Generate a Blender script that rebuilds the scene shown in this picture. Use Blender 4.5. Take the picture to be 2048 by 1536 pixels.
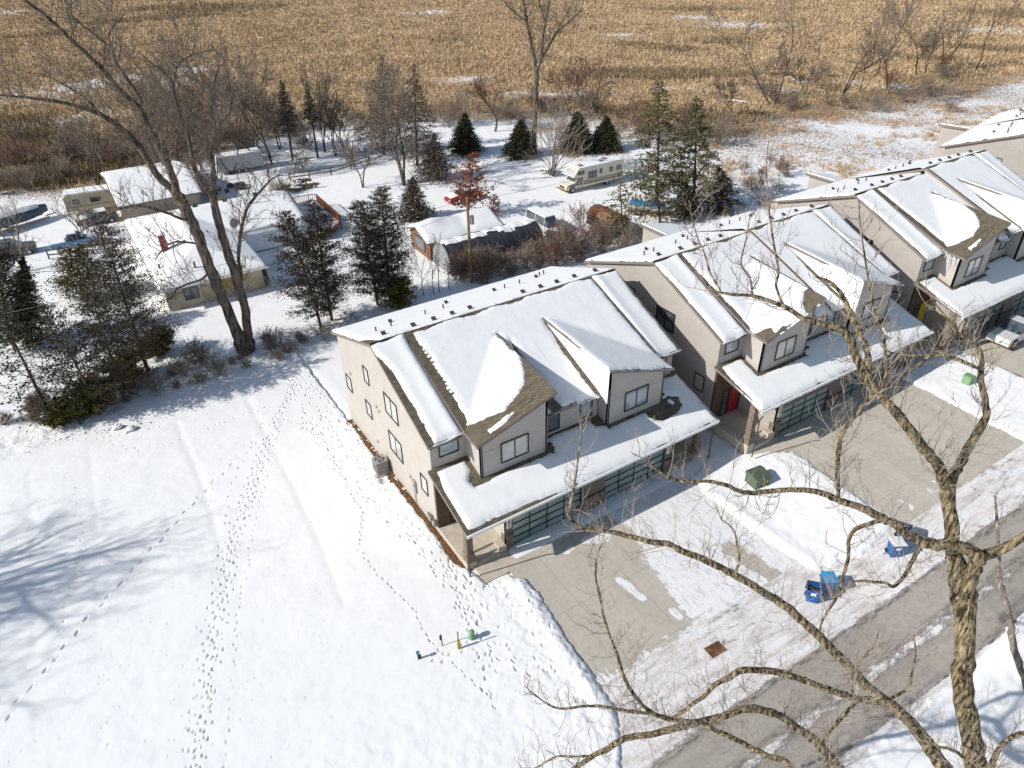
import bpy, math, random
import numpy as np
from mathutils import Vector, Matrix
for _o in list(bpy.data.objects): bpy.data.objects.remove(_o)
SC = bpy.context.scene
COL = SC.collection
R = math.radians
# ---------------- camera, sky, sun, exposure ----------------
FPX = 1433.194
CAM = np.array((-21.113, -42.249, 30.856))
_y, _p, _r = R(31.662), R(33.585), R(-1.272)
FW = np.array((math.sin(_y)*math.cos(_p), math.cos(_y)*math.cos(_p), -math.sin(_p)))
_rt = np.cross(FW, (0, 0, 1.)); _rt /= np.linalg.norm(_rt)
_up = np.cross(_rt, FW)
RT = math.cos(_r)*_rt + math.sin(_r)*_up
UP = -math.sin(_r)*_rt + math.cos(_r)*_up
cd = bpy.data.cameras.new('camera'); co = bpy.data.objects.new('camera', cd); COL.objects.link(co)
M = Matrix.Identity(4)
for i in range(3):
    M[i][0], M[i][1], M[i][2], M[i][3] = RT[i], UP[i], -FW[i], CAM[i]
co.matrix_world = M
cd.sensor_width = 36; cd.lens = FPX/2048*36; cd.clip_start = .5; cd.clip_end = 3000
SC.camera = co
W = bpy.data.worlds.new('World'); SC.world = W; W.use_nodes = True
nt = W.node_tree
sky = nt.nodes.new('ShaderNodeTexSky'); sky.sky_type = 'NISHITA'; sky.sun_disc = False
SUN = np.array((-.8228, .1579, .5459))
sky.sun_elevation = R(33.1); sky.sun_rotation = R(-79.1)
sky.air_density = 1.2; sky.dust_density = .6; sky.ozone_density = 1.2
bg = nt.nodes['Background']; bg.inputs['Strength'].default_value = .10
nt.links.new(sky.outputs[0], bg.inputs[0])
sl = bpy.data.lights.new('sun', 'SUN'); sl.energy = 4.4; sl.angle = R(.5); sl.color = (1, .962, .905)
so = bpy.data.objects.new('sun', sl); COL.objects.link(so)
so.rotation_euler = Vector(-SUN).to_track_quat('-Z', 'Y').to_euler(); so.location = (-60, 10, 60)
SC.view_settings.view_transform = 'Standard'; SC.view_settings.look = 'None'
SC.view_settings.exposure = 0.16; SC.view_settings.gamma = 1
# ---------------- helpers ----------------
def ray(px, py): return FW + RT*(px-1024)/FPX - UP*(py-768)/FPX
def lerp1(x, xs, ys): return np.interp(x, xs, ys)
def H(x, y):
    'height of the land'
    x = np.asarray(x, float); y = np.asarray(y, float)
    a = np.interp(x, [-500, 7, 12, 20, 40, 60, 100, 400], [0, 0, .45, .78, 1.66, 2.4, 3.2, 3.2])
    k = np.clip((16-y)/16, 0, 1); k = k*k*(3-2*k)
    return a*k
def at(px, py, z=None):
    'point of the land (or of height z) seen at a place of the photograph'
    r = ray(px, py); h = 0 if z is None else z
    for _ in range(8):
        t = (h-CAM[2])/r[2]; P = CAM+t*r
        if z is not None: break
        h = float(H(P[0], P[1]))
    return P
def onpl(px, py, n, d):
    r = ray(px, py); n = np.array(n, float); return CAM + r*((d-n@CAM)/(n@r))
def standing(px, py, B, turn=0., off=0.):
    'point on an upright plane through base B, facing the camera (turned a bit)'
    h = math.atan2(B[0]-CAM[0], B[1]-CAM[1])+turn
    n = np.array((math.sin(h), math.cos(h), 0)); return onpl(px, py, n, n@np.asarray(B)+off)
class MB:
    def __init__(s): s.v = []; s.f = []; s.m = []; s.n = 0
    def add(s, vs, fs, mi=0):
        b = s.n; s.v.extend([tuple(map(float, p)) for p in vs]); s.n += len(vs)
        for f in fs: s.f.append(tuple(i+b for i in f)); s.m.append(mi)
    def box(s, x0, y0, z0, x1, y1, z1, mi=0):
        if x0 > x1: x0, x1 = x1, x0
        if y0 > y1: y0, y1 = y1, y0
        s.add([(x0,y0,z0),(x1,y0,z0),(x1,y1,z0),(x0,y1,z0),(x0,y0,z1),(x1,y0,z1),(x1,y1,z1),(x0,y1,z1)],
              [(3,2,1,0),(4,5,6,7),(0,1,5,4),(1,2,6,5),(2,3,7,6),(3,0,4,7)], mi)
    def prism(s, poly, vec, mi=0, mtop=None):
        'closed solid: polygon (3d points) swept by vec'
        n = len(poly); P = [np.array(p, float) for p in poly]; V = np.array(vec, float)
        nn = sum((np.cross(P[i]-P[0], P[(i+1) % n]-P[0]) for i in range(1, n)), np.zeros(3))
        if nn@V > 0: P = P[::-1]
        b = s.n; s.v.extend([tuple(p) for p in P]+[tuple(p+V) for p in P]); s.n += 2*n
        s.f.append(tuple(b+i for i in range(n))); s.m.append(mi if mtop is None else mtop)
        s.f.append(tuple(b+n+i for i in reversed(range(n)))); s.m.append(mi)
        for i in range(n):
            j = (i+1) % n; s.f.append((b+j, b+i, b+n+i, b+n+j)); s.m.append(mi)
    def bar(s, a, b, w, h=None, mi=0):
        a = np.array(a, float); b = np.array(b, float); d = b-a; L = np.linalg.norm(d); d /= L
        u = np.cross(d, (0, 0, 1.)); 
        if np.linalg.norm(u) < .05: u = np.array((1., 0, 0))
        u /= np.linalg.norm(u); v = np.cross(u, d); h = h or w
        c = [u*w/2+v*h/2, -u*w/2+v*h/2, -u*w/2-v*h/2, u*w/2-v*h/2]
        s.add([a+k for k in c]+[b+k for k in c], [(0,1,2,3),(7,6,5,4),(0,4,5,1),(1,5,6,2),(2,6,7,3),(3,7,4,0)], mi)
    def tube(s, path, rad, n=6, mi=0, cap=True):
        P = np.asarray(path, float); k = len(P)
        rad = np.broadcast_to(np.asarray(rad, float), (k,))
        T = np.gradient(P, axis=0); T /= (np.linalg.norm(T, axis=1, keepdims=True)+1e-9)
        a = np.array((0, 0, 1.)) if abs(T[0][2]) < .9 else np.array((1., 0, 0))
        U = np.cross(T[0], a); U /= np.linalg.norm(U); an = np.arange(n)*2*math.pi/n
        ca, sa = np.cos(an)[:, None], np.sin(an)[:, None]; b = s.n
        for i in range(k):
            U = U-T[i]*(U@T[i]); U /= (np.linalg.norm(U)+1e-9); V = np.cross(T[i], U)
            s.v.extend(map(tuple, P[i]+rad[i]*(ca*U+sa*V)))
        s.n += k*n
        for i in range(k-1):
            for j in range(n):
                q = (j+1) % n; s.f.append((b+i*n+j, b+i*n+q, b+i*n+n+q, b+i*n+n+j)); s.m.append(mi)
        if cap:
            s.f.append(tuple(b+j for j in reversed(range(n)))); s.m.append(mi)
            s.f.append(tuple(b+(k-1)*n+j for j in range(n))); s.m.append(mi)
    def cyl(s, c, r, h, n=16, mi=0, axis='z', r2=None):
        d = dict(x=(1,0,0), y=(0,1,0), z=(0,0,1))[axis]; c = np.array(c, float)
        s.tube([c, c+np.array(d)*h], [r, r if r2 is None else r2], n, mi)
    def dome(s, c, rx, ry, rz, nu=14, nv=6, mi=0, jit=0., rng=None):
        vs = []; fs = []
        for i in range(nv+1):
            t = i/nv*math.pi/2
            for j in range(nu):
                a = j/nu*2*math.pi; q = 1+(rng.uniform(-jit, jit) if rng else 0)
                vs.append((c[0]+rx*q*math.cos(t)*math.cos(a), c[1]+ry*q*math.cos(t)*math.sin(a), c[2]+rz*q*math.sin(t)))
        for i in range(nv):
            for j in range(nu): fs.append((i*nu+j, i*nu+(j+1) % nu, i*nu+nu+(j+1) % nu, i*nu+nu+j))
        s.add(vs, fs, mi)
    def build(s, name, mat, parent=None, smooth=False, bevel=0):
        me = bpy.data.meshes.new(name); me.from_pydata(s.v, [], s.f)
        ms = mat if isinstance(mat, (list, tuple)) else [mat]
        for m in ms: me.materials.append(m)
        if len(ms) > 1: me.polygons.foreach_set('material_index', s.m)
        if smooth: me.polygons.foreach_set('use_smooth', [True]*len(s.f))
        me.update(); return link(name, me, parent, bevel)
def link(name, me, parent=None, bevel=0):
    o = bpy.data.objects.new(name, me); COL.objects.link(o)
    if parent is not None: o.parent = parent
    if bevel:
        b = o.modifiers.new('bevel', 'BEVEL'); b.width = bevel; b.segments = 2; b.limit_method = 'ANGLE'; b.angle_limit = R(40)
    return o
def npmesh(name, V, F, mats, parent=None, smooth=True, attr=None, mi=None):
    me = bpy.data.meshes.new(name); k = F.shape[1]
    me.vertices.add(len(V)); me.vertices.foreach_set('co', np.asarray(V, np.float32).ravel())
    me.loops.add(F.size); me.loops.foreach_set('vertex_index', np.asarray(F, np.int32).ravel())
    me.polygons.add(len(F)); me.polygons.foreach_set('loop_start', np.arange(len(F), dtype=np.int32)*k)
    me.polygons.foreach_set('loop_total', np.full(len(F), k, np.int32))
    for m in (mats if isinstance(mats, (list, tuple)) else [mats]): me.materials.append(m)
    if mi is not None: me.polygons.foreach_set('material_index', np.asarray(mi, np.int32))
    me.polygons.foreach_set('use_smooth', np.full(len(F), smooth))
    me.update(calc_edges=True)
    for n, a in (attr or {}).items():
        at_ = me.attributes.new(n, 'FLOAT', 'POINT'); at_.data.foreach_set('value', np.asarray(a, np.float32).ravel())
    return link(name, me, parent)
def tag(o, label=None, cat=None, group=None, kind=None):
    if label: o['label'] = label
    if cat: o['category'] = cat
    if group: o['group'] = group
    if kind: o['kind'] = kind
    return o
def thing(name, label, cat, loc=(0, 0, 0), rz=0., group=None):
    o = bpy.data.objects.new(name, None); COL.objects.link(o); o.empty_display_size = .3
    o.location = loc; o.rotation_euler = (0, 0, rz); return tag(o, label, cat, group)
def dup(root, loc, rz=0., scale=1., label=None):
    'copy of a thing with its parts and their parts'
    r = root.copy(); COL.objects.link(r); r.location = loc; r.rotation_euler = (0, 0, rz)
    r.scale = (scale,)*3 if np.isscalar(scale) else scale
    if label: r['label'] = label
    for ch in list(root.children):
        c = ch.copy(); COL.objects.link(c); c.parent = r
        for g in list(ch.children):
            d = g.copy(); COL.objects.link(d); d.parent = c
    return r
# value noise on arrays
def vnoise(x, y, seed=0):
    x = np.asarray(x, float); y = np.asarray(y, float); xi = np.floor(x).astype(np.int64); yi = np.floor(y).astype(np.int64)
    fx = x-xi; fy = y-yi; fx = fx*fx*(3-2*fx); fy = fy*fy*(3-2*fy)
    def h(a, b):
        n = (a*374761393+b*668265263+seed*974634777) & 0x7fffffff; n = ((n ^ (n >> 13))*1274126177) & 0x7fffffff
        return ((n ^ (n >> 16)) & 0xffff)/65535.
    return (h(xi, yi)*(1-fx)+h(xi+1, yi)*fx)*(1-fy)+(h(xi, yi+1)*(1-fx)+h(xi+1, yi+1)*fx)*fy
def fbm(x, y, oct=4, seed=0):
    s = 0; a = .5; t = 0
    for i in range(oct): s = s+a*vnoise(x*2**i, y*2**i, seed+i*17); t += a; a *= .55
    return s/t*2-1
def sdf(poly, X, Y):
    'signed distance to polygon, positive inside'
    P = np.asarray(poly, float); d = np.full(np.shape(X), 1e9); ins = np.zeros(np.shape(X), bool)
    for i in range(len(P)):
        a = P[i]; b = P[(i+1) % len(P)]; ex, ey = b-a; wx = X-a[0]; wy = Y-a[1]
        t = np.clip((wx*ex+wy*ey)/(ex*ex+ey*ey+1e-12), 0, 1)
        d = np.minimum(d, (wx-ex*t)**2+(wy-ey*t)**2)
        c = ((a[1] <= Y) & (b[1] > Y)) | ((b[1] <= Y) & (a[1] > Y))
        ins ^= c & (X < a[0]+(Y-a[1])*ex/(ey+1e-12 if abs(ey) < 1e-12 else ey))
    d = np.sqrt(d); return np.where(ins, d, -d)
def pdist(path, X, Y):
    d = np.full(np.shape(X), 1e9)
    P = np.asarray(path, float)
    for a, b in zip(P[:-1], P[1:]):
        ex, ey = b-a; wx = X-a[0]; wy = Y-a[1]; t = np.clip((wx*ex+wy*ey)/(ex*ex+ey*ey+1e-12), 0, 1)
        d = np.minimum(d, (wx-ex*t)**2+(wy-ey*t)**2)
    return np.sqrt(d)
def gridfaces(nx, ny, keep=None):
    i = np.arange((nx-1)*(ny-1)); x = i % (nx-1); y = i//(nx-1); a = y*nx+x
    F = np.stack([a, a+1, a+1+nx, a+nx], 1)
    return F if keep is None else F[keep.ravel()[F].any(1)]
def compact(V, F, attr=None):
    u, inv = np.unique(F.ravel(), return_inverse=True)
    return V[u], inv.reshape(F.shape), ({k: a.ravel()[u] for k, a in attr.items()} if attr else None)
def sstep(a, b, x): t = np.clip((x-a)/(b-a), 0, 1); return t*t*(3-2*t)
# ---------------- materials ----------------
class NT:
    def __init__(s, name):
        s.m = bpy.data.materials.new(name); s.m.use_nodes = True; s.t = s.m.node_tree; s.b = s.t.nodes['Principled BSDF']
        s.co = s.n('TexCoord').outputs['Object']; s.ge = None
    def n(s, k, **kw):
        q = s.t.nodes.new('ShaderNode'+k)
        for a, v in kw.items(): setattr(q, a, v)
        return q
    def set(s, node, **kw):
        for k, v in kw.items():
            i = node.inputs[k.replace('_', ' ')]
            if hasattr(v, 'is_output'): s.t.links.new(v, i)
            else: i.default_value = v
        return node
    def wpos(s):
        if not s.ge: s.ge = s.n('NewGeometry')
        return s.ge.outputs['Position']
    def noise(s, scale, detail=4, rough=.55, vec=None, dist=0.):
        q = s.set(s.n('TexNoise'), Vector=vec or s.co, Scale=scale, Detail=detail, Roughness=rough, Distortion=dist); return q.outputs['Fac']
    def scl(s, v, vec=None):
        q = s.n('VectorMath', operation='MULTIPLY'); s.t.links.new(vec or s.co, q.inputs[0]); q.inputs[1].default_value = v; return q.outputs[0]
    def ramp(s, fac, stops):
        q = s.n('ValToRGB'); s.t.links.new(fac, q.inputs[0]); e = q.color_ramp.elements
        while len(e) < len(stops): e.new(.5)
        for el, (p, c) in zip(e, stops): el.position = p; el.color = (*c, 1) if len(c) == 3 else c
        return q.outputs[0]
    def mix(s, f, a, b, mode='MIX'):
        q = s.n('MixRGB', blend_type=mode)
        for i, v in zip(('Fac', 'Color1', 'Color2'), (f, a, b)):
            if hasattr(v, 'is_output'): s.t.links.new(v, q.inputs[i])
            else: q.inputs[i].default_value = (*v, 1) if isinstance(v, tuple) and len(v) == 3 else v
        return q.outputs[0]
    def math(s, op, a, b=0.):
        q = s.n('Math', operation=op)
        for i, v in enumerate((a, b)):
            if hasattr(v, 'is_output'): s.t.links.new(v, q.inputs[i])
            else: q.inputs[i].default_value = v
        return q.outputs[0]
    def mr(s, x, a, b, c=0., d=1.):
        q = s.n('MapRange'); s.t.links.new(x, q.inputs[0])
        for i, v in enumerate((a, b, c, d)): q.inputs[i+1].default_value = v
        return q.outputs[0]
    def attr(s, n): return s.n('Attribute', attribute_name=n).outputs['Fac']
    def bump(s, h, strength=.3, dist=.05, prev=None):
        q = s.set(s.n('Bump'), Height=h, Strength=strength, Distance=dist)
        if prev: s.t.links.new(prev, q.inputs['Normal'])
        return q.outputs[0]
    def out(s, col=None, rough=None, normal=None, **kw):
        for k, v in (('Base Color', col), ('Roughness', rough), ('Normal', normal)):
            if v is None: continue
            if hasattr(v, 'is_output'): s.t.links.new(v, s.b.inputs[k])
            else: s.b.inputs[k].default_value = (*v, 1) if isinstance(v, tuple) else v
        for k, v in kw.items(): s.b.inputs[k.replace('_', ' ')].default_value = v
        return s.m
def plain(name, c, rough=.6, var=.18, scale=3., bump=.0, bscale=40., spec=.3, metal=0.):
    t = NT(name); f = t.noise(scale, 5); lo = tuple(x*(1-var) for x in c); hi = tuple(min(1, x*(1+var)) for x in c)
    col = t.ramp(f, [(.3, lo), (.7, hi)])
    nm = t.bump(t.noise(bscale, 3), bump, .02) if bump else None
    return t.out(col, rough, nm, Specular_IOR_Level=spec, Metallic=metal)
def mk_snow(name, bs=1., c=(.86, .852, .838)):
    t = NT(name); p = t.wpos()
    b1 = t.bump(t.noise(1.1, 5, .6, p), .16*bs, .10); b2 = t.bump(t.noise(14, 4, .6, p), .16*bs, .03, b1)
    col = t.ramp(t.noise(.6, 4, .5, p), [(.3, tuple(x*.965 for x in c)), (.7, c)])
    return t.out(col, .65, b2, Specular_IOR_Level=.25)
SNOW = mk_snow('snow'); SNOWR = mk_snow('roof snow', .6)
def mk_siding(name, c, pitch=.16, depth=.35):
    t = NT(name); sp = t.n('SeparateXYZ'); t.t.links.new(t.co, sp.inputs[0])
    f = t.math('FRACT', t.math('DIVIDE', sp.outputs[2], pitch)); sh = t.math('POWER', f, 8.)
    nz = t.noise(1.2, 5); col = t.ramp(nz, [(.25, tuple(x*.92 for x in c)), (.75, tuple(x*1.05 for x in c))])
    col = t.mix(t.math('MULTIPLY', sh, .22), col, tuple(x*.5 for x in c))
    return t.out(col, .6, t.bump(f, depth, .012), Specular_IOR_Level=.3)
SIDE = mk_siding('cream siding', (.455, .418, .38), .18, .35)
SIDE2 = mk_siding('tan lap siding', (.41, .372, .338), .2, .8)
PANEL = plain('panel siding', (.45, .415, .385), .6, .06, 1.5)
BROWN = mk_siding('brown siding', (.15, .125, .112), .18, .5)
WOOD = plain('dark wood cladding', (.09, .055, .035), .6, .35, 6)
def mk_shingle():
    t = NT('asphalt shingle'); br = t.n('TexBrick'); br.offset = .5
    t.set(br, Vector=t.scl((1, 1.08, 0)), Scale=1., Mortar_Size=.012, Brick_Width=.32, Row_Height=.145, Bias=-.1)
    br.inputs['Color1'].default_value = (.20, .165, .115, 1); br.inputs['Color2'].default_value = (.115, .092, .066, 1); br.inputs['Mortar'].default_value = (.045, .037, .03, 1)
    g = t.ramp(t.noise(60, 2), [(.3, (.75, .75, .75)), (.7, (1.2, 1.2, 1.2))])
    col = t.mix(1., br.outputs[0], g, 'MULTIPLY')
    b = t.bump(br.outputs['Fac'], -.6, .015); return t.out(col, .9, t.bump(t.noise(90, 2), .3, .01, b), Specular_IOR_Level=.15)
SHING = mk_shingle()
FASC = plain('fascia trim', (.20, .172, .15), .55, .08)
WHITE = plain('white gutter', (.74, .73, .71), .4, .04)
BLACK = plain('black frame', (.018, .018, .02), .35, .2, spec=.5)
METAL = plain('grey metal', (.30, .28, .26), .45, .2, 8, spec=.5)
DKMETAL = plain('dark vent metal', (.07, .06, .052), .6, .25)
def mk_glass(name, c, c2, sc=1.2, rough=.06):
    t = NT(name); col = t.ramp(t.noise(sc, 2), [(.35, c), (.65, c2)]); return t.out(col, rough, None, Specular_IOR_Level=.8, Coat_Weight=.6, Coat_Roughness=.03)
GLASS = mk_glass('dark window glass', (.03, .04, .05), (.10, .12, .14))
BLIND = mk_glass('window with pale blind', (.40, .40, .39), (.52, .51, .48), .9)
PINKG = mk_glass('window with blind and reflection', (.50, .46, .43), (.60, .55, .51), .9)  # pinkish base colour has reflections painted in along with the blinds
BLUEG = mk_glass('window with bluish blind', (.22, .30, .34), (.36, .42, .45), .9)
FROST = mk_glass('frosted green glass', (.17, .235, .225), (.27, .34, .32), .5, .22)
def mk_stone():
    t = NT('ledge stone'); br = t.n('TexBrick'); br.offset = .37
    sw = t.n('SeparateXYZ'); t.t.links.new(t.co, sw.inputs[0]); cx = t.n('CombineXYZ')
    t.t.links.new(t.math('ADD', sw.outputs[0], sw.outputs[1]), cx.inputs[0]); t.t.links.new(sw.outputs[2], cx.inputs[1])
    t.set(br, Vector=cx.outputs[0], Scale=1., Mortar_Size=.012, Brick_Width=.34, Row_Height=.1, Bias=0.)
    br.inputs['Color1'].default_value = (.30, .225, .165, 1); br.inputs['Color2'].default_value = (.11, .09, .078, 1); br.inputs['Mortar'].default_value = (.05, .04, .035, 1)
    col = t.mix(.5, br.outputs[0], t.ramp(t.noise(5, 3), [(.3, (.10, .085, .075)), (.7, (.36, .27, .19))]))
    return t.out(col, .85, t.bump(br.outputs['Fac'], -.8, .03), Specular_IOR_Level=.2)
STONE = mk_stone()
PORCH = plain('porch concrete', (.50, .44, .36), .8, .12, 2, .2)
def mk_conc(name, c=(.50, .45, .375)):
    t = NT(name); p = t.wpos(); f = t.noise(.35, 6, .6, t.scl((1.6, .5, 1), p)); g = t.noise(3.5, 5, .6, p)
    col = t.ramp(f, [(.3, tuple(x*.86 for x in c)), (.7, tuple(x*1.1 for x in c))])
    col = t.mix(.35, col, t.ramp(g, [(.3, tuple(x*.75 for x in c)), (.7, tuple(x*1.2 for x in c))]))
    # stains drawn out along the way cars drive
    st = t.mr(t.noise(.8, 4, .6, t.scl((3.2, .6, 1), p)), .60, .75); col = t.mix(t.math('MULTIPLY', st, .5), col, tuple(x*.45 for x in c))
    sp = t.n('SeparateXYZ'); t.t.links.new(p, sp.inputs[0])
    j1 = t.math('LESS_THAN', t.math('ABSOLUTE', t.math('SUBTRACT', t.math('FRACT', t.math('DIVIDE', sp.outputs[1], 4.1)), .5)), .006)
    j2 = t.math('LESS_THAN', t.math('ABSOLUTE', t.math('SUBTRACT', t.math('FRACT', t.math('DIVIDE', t.math('ADD', sp.outputs[0], .1), 3.3)), .5)), .006)
    col = t.mix(t.math('MULTIPLY', t.math('MAXIMUM', j1, j2), .38), col, (.20, .175, .145))
    # trodden snow: where the attribute says so, with a ragged edge
    a = t.attr('snow'); nz = t.noise(2.2, 6, .7, t.scl((1.5, .65, 1), p)); m = t.mr(t.math('ADD', a, t.math('SUBTRACT', nz, .5)), .47, .53)
    nz2 = t.noise(1.3, 6, .75, t.scl((4., .8, 1), p)); wear = t.mr(nz2, .50, .68)
    sc = t.mix(t.math('MULTIPLY', wear, .75), (.80, .79, .78), (.42, .37, .33))
    col = t.mix(m, col, sc)
    b = t.bump(m, .5, .04); return t.out(col, .75, t.bump(t.noise(18, 4, .6, p), .2, .02, b), Specular_IOR_Level=.3)
CONC = mk_conc('driveway concrete')
def mk_road():
    t = NT('wet winter road'); p = t.wpos()
    f = t.noise(.5, 6, .65, t.scl((.35, 1.6, 1), p)); c = t.ramp(f, [(.3, (.30, .26, .22)), (.7, (.44, .39, .34))])
    g = t.noise(5, 5, .65, p); c = t.mix(.3, c, t.ramp(g, [(.3, (.21, .18, .15)), (.7, (.52, .47, .42))]))
    a = t.attr('snow'); nz = t.noise(1.6, 7, .72, t.scl((.6, 1.5, 1), p)); m = t.mr(t.math('ADD', a, t.math('SUBTRACT', nz, .5)), .44, .56)
    d = t.noise(.9, 6, .7, t.scl((.5, 2.4, 1), p)); sc = t.ramp(d, [(.30, (.42, .365, .32)), (.48, (.70, .655, .62)), (.62, (.80, .785, .775))])
    wt = t.math('MULTIPLY', t.attr('wet'), t.mr(t.noise(2.5, 6, .7, t.scl((.7, 1.8, 1), p)), .42, .56)); c = t.mix(wt, c, (.075, .062, .052))
    c = t.mix(m, c, sc); b = t.bump(t.math('ADD', m, t.math('MULTIPLY', t.noise(3.5, 6, .7, p), m)), .7, .07)
    return t.out(c, .7, t.bump(g, .15, .03, b), Specular_IOR_Level=.3)
ROAD = mk_road()
def mk_ground():
    t = NT('snowy land and marsh'); p = t.wpos()
    b1 = t.bump(t.noise(.8, 5, .6, p), .4, .15); b2 = t.bump(t.noise(9, 4, .6, p), .3, .04, b1)
    sn = t.ramp(t.noise(.4, 4, .5, p), [(.3, (.82, .812, .80)), (.7, (.86, .852, .838))])
    # trampled, littered snow; in the back yard this colour also paints in shadow
    litter_shade = t.attr('litter'); lf = t.mr(t.math('ADD', t.math('MULTIPLY', litter_shade, .30), t.noise(2.6, 7, .78, p)), .66, .74); sn = t.mix(lf, sn, (.23, .17, .115))
    # marsh bed
    big = t.noise(.035, 5, .6, p); fin = t.noise(1.3, 6, .75, t.scl((1, 1, 1), p))
    gold = t.ramp(big, [(.30, (.25, .17, .09)), (.45, (.36, .25, .135)), (.58, (.43, .31, .18)), (.75, (.52, .40, .26))])
    gold = t.mix(.75, gold, t.ramp(fin, [(.3, (.55, .5, .44)), (.5, (1., 1., 1.)), (.72, (1.4, 1.42, 1.5))]), 'MULTIPLY')
    dk = t.mr(t.math('ADD', t.attr('brush'), t.math('MULTIPLY', t.math('SUBTRACT', t.noise(.11, 5, .65, p), .5), .9)), .42, .62)
    gold = t.mix(t.math('MULTIPLY', dk, .6), gold, (.24, .175, .10))
    spk = t.mr(t.math('ADD', t.math('MULTIPLY', t.attr('speck'), .30), t.noise(.9, 8, .8, t.scl((1, .8, 1), p))), .70, .76); gold = t.mix(spk, gold, (.80, .81, .83))
    mm = t.mr(t.math('ADD', t.attr('marsh'), t.math('MULTIPLY', t.math('SUBTRACT', t.noise(.30, 6, .75, p), .5), .8)), .42, .58)
    col = t.mix(mm, sn, gold)
    gb = t.bump(fin, .5, .25); nm = t.n('Mix', data_type='VECTOR'); t.t.links.new(mm, nm.inputs[0]); t.t.links.new(b2, nm.inputs[4]); t.t.links.new(gb, nm.inputs[5])
    return t.out(col, .8, nm.outputs[1], Specular_IOR_Level=.15)
GROUND = mk_ground()
def mk_leaf(name, c1, c2, sc=1.5, tr=.0):
    t = NT(name); f = t.noise(sc, 3); g = t.n('NewGeometry').outputs['Random Per Island']
    col = t.mix(g, c1, c2); col = t.mix(.6, col, t.ramp(f, [(.3, (.55, .55, .55)), (.7, (1.35, 1.35, 1.35))]), 'MULTIPLY')
    return t.out(col, .7, None, Specular_IOR_Level=.2)
REED = mk_leaf('dry reeds', (.36, .245, .13), (.68, .52, .335), .12)
REEDB = mk_leaf('brown marsh brush', (.20, .15, .09), (.38, .28, .165), .15)
TUFT = mk_leaf('dead grass tufts', (.36, .235, .13), (.58, .40, .24), .4)
SPRUCE = mk_leaf('spruce needles', (.022, .026, .014), (.065, .062, .030), .9)
CEDAR = mk_leaf('dark cedar foliage', (.042, .036, .024), (.13, .105, .068), .9)
CEDARY = mk_leaf('yellow green cedar foliage', (.055, .055, .014), (.16, .135, .035), .9)
PINE = mk_leaf('pine needles', (.07, .07, .03), (.19, .17, .085), .9)
GREYSP = mk_leaf('grey bare spruce sprays', (.085, .07, .052), (.19, .155, .115), .9)
OAKL = mk_leaf('rust brown oak leaves', (.15, .042, .014), (.36, .115, .04), .9)
def mk_bark(name, c1, c2, sc=8., lich=None):
    t = NT(name); f = t.noise(sc, 5, .62, t.scl((1, 1, .13))); col = t.ramp(f, [(.40, c1), (.60, c2)]); f = t.mr(f, .38, .62)
    if lich: col = t.mix(t.math('MULTIPLY', t.mr(t.noise(1.4, 5, .7), .44, .66), .8), col, t.mix(f, tuple(x*.10 for x in lich), lich))
    return t.out(col, .9, t.bump(f, .9, .05), Specular_IOR_Level=.1)
BARKG = mk_bark('grey brown bark', (.05, .04, .032), (.235, .19, .152))
BARKF = mk_bark('furrowed lichen bark', (.035, .026, .018), (.40, .31, .20), 12., (.46, .37, .19))
BARKD = mk_bark('dark bark', (.035, .028, .022), (.11, .088, .07))
BARKP = mk_bark('pale bark', (.17, .14, .115), (.36, .31, .26))
TWIG = plain('pale twigs', (.33, .27, .22), .8, .3, 2)
TWIGD = plain('brown twigs', (.21, .165, .13), .8, .3, 2)
TWIGR = plain('reddish twigs', (.20, .115, .085), .8, .3, 2)
BRUSHM = plain('brush stems', (.27, .215, .165), .8, .35, .8)
RUBBER = plain('tyre rubber', (.02, .02, .02), .8, .2)
RIM = plain('wheel rim', (.45, .45, .44), .35, .1, spec=.5, metal=.6)
CREAM = plain('cream paint', (.66, .61, .50), .4, .05); TAN = plain('tan stripe', (.27, .21, .14), .5, .1); OLIVE = plain('grey stripe', (.20, .18, .15), .5, .1)
RED = plain('red paint', (.30, .015, .02), .35, .1, spec=.5); REDB = plain('red chimney', (.26, .03, .03), .6, .2)
BLUE = plain('blue bin plastic', (.012, .10, .30), .45, .12); CYAN = plain('bright blue lid', (.02, .30, .56), .4, .1); NAVY = plain('dark blue lid', (.03, .05, .11), .5, .15)
TARPB = plain('blue tarp', (.05, .19, .36), .5, .25, 5, .4, 6); TARPD = plain('dark slate tarp', (.075, .11, .15), .6, .3, 3, .4, 5)
PICK = plain('pale blue paint', (.16, .28, .40), .4, .15); CARD = plain('dark grey car paint', (.055, .06, .068), .3, .15, spec=.6); SILV = plain('white car paint', (.62, .62, .61), .3, .05, spec=.5)
GREEN = plain('green utility paint', (.085, .115, .075), .5, .12); LIME = plain('light green utility cap', (.18, .33, .17), .5, .1)
YEL = plain('yellow paint', (.55, .36, .03), .5, .15); TARPK = plain('charcoal tarpaulin', (.045, .048, .052), .55, .3, 2.5, .5, 3); TARPG = plain('grey tarpaulin', (.24, .25, .255), .6, .2, 4, .4, 5)
DECKW = plain('cedar deck wood', (.22, .095, .045), .7, .3, 5); FENW = plain('weathered rail wood', (.115, .085, .065), .8, .3, 4); POLEW = plain('utility pole wood', (.25, .165, .085), .8, .35, 3)
RUST = plain('rusted steel', (.20, .095, .045), .8, .5, 2.2); CAMO = plain('dark camouflage panel', (.05, .045, .03), .7, .5, 3); MULCH = plain('brown mulch', (.15, .075, .028), .9, .5, 7, .6, 20)
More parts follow.
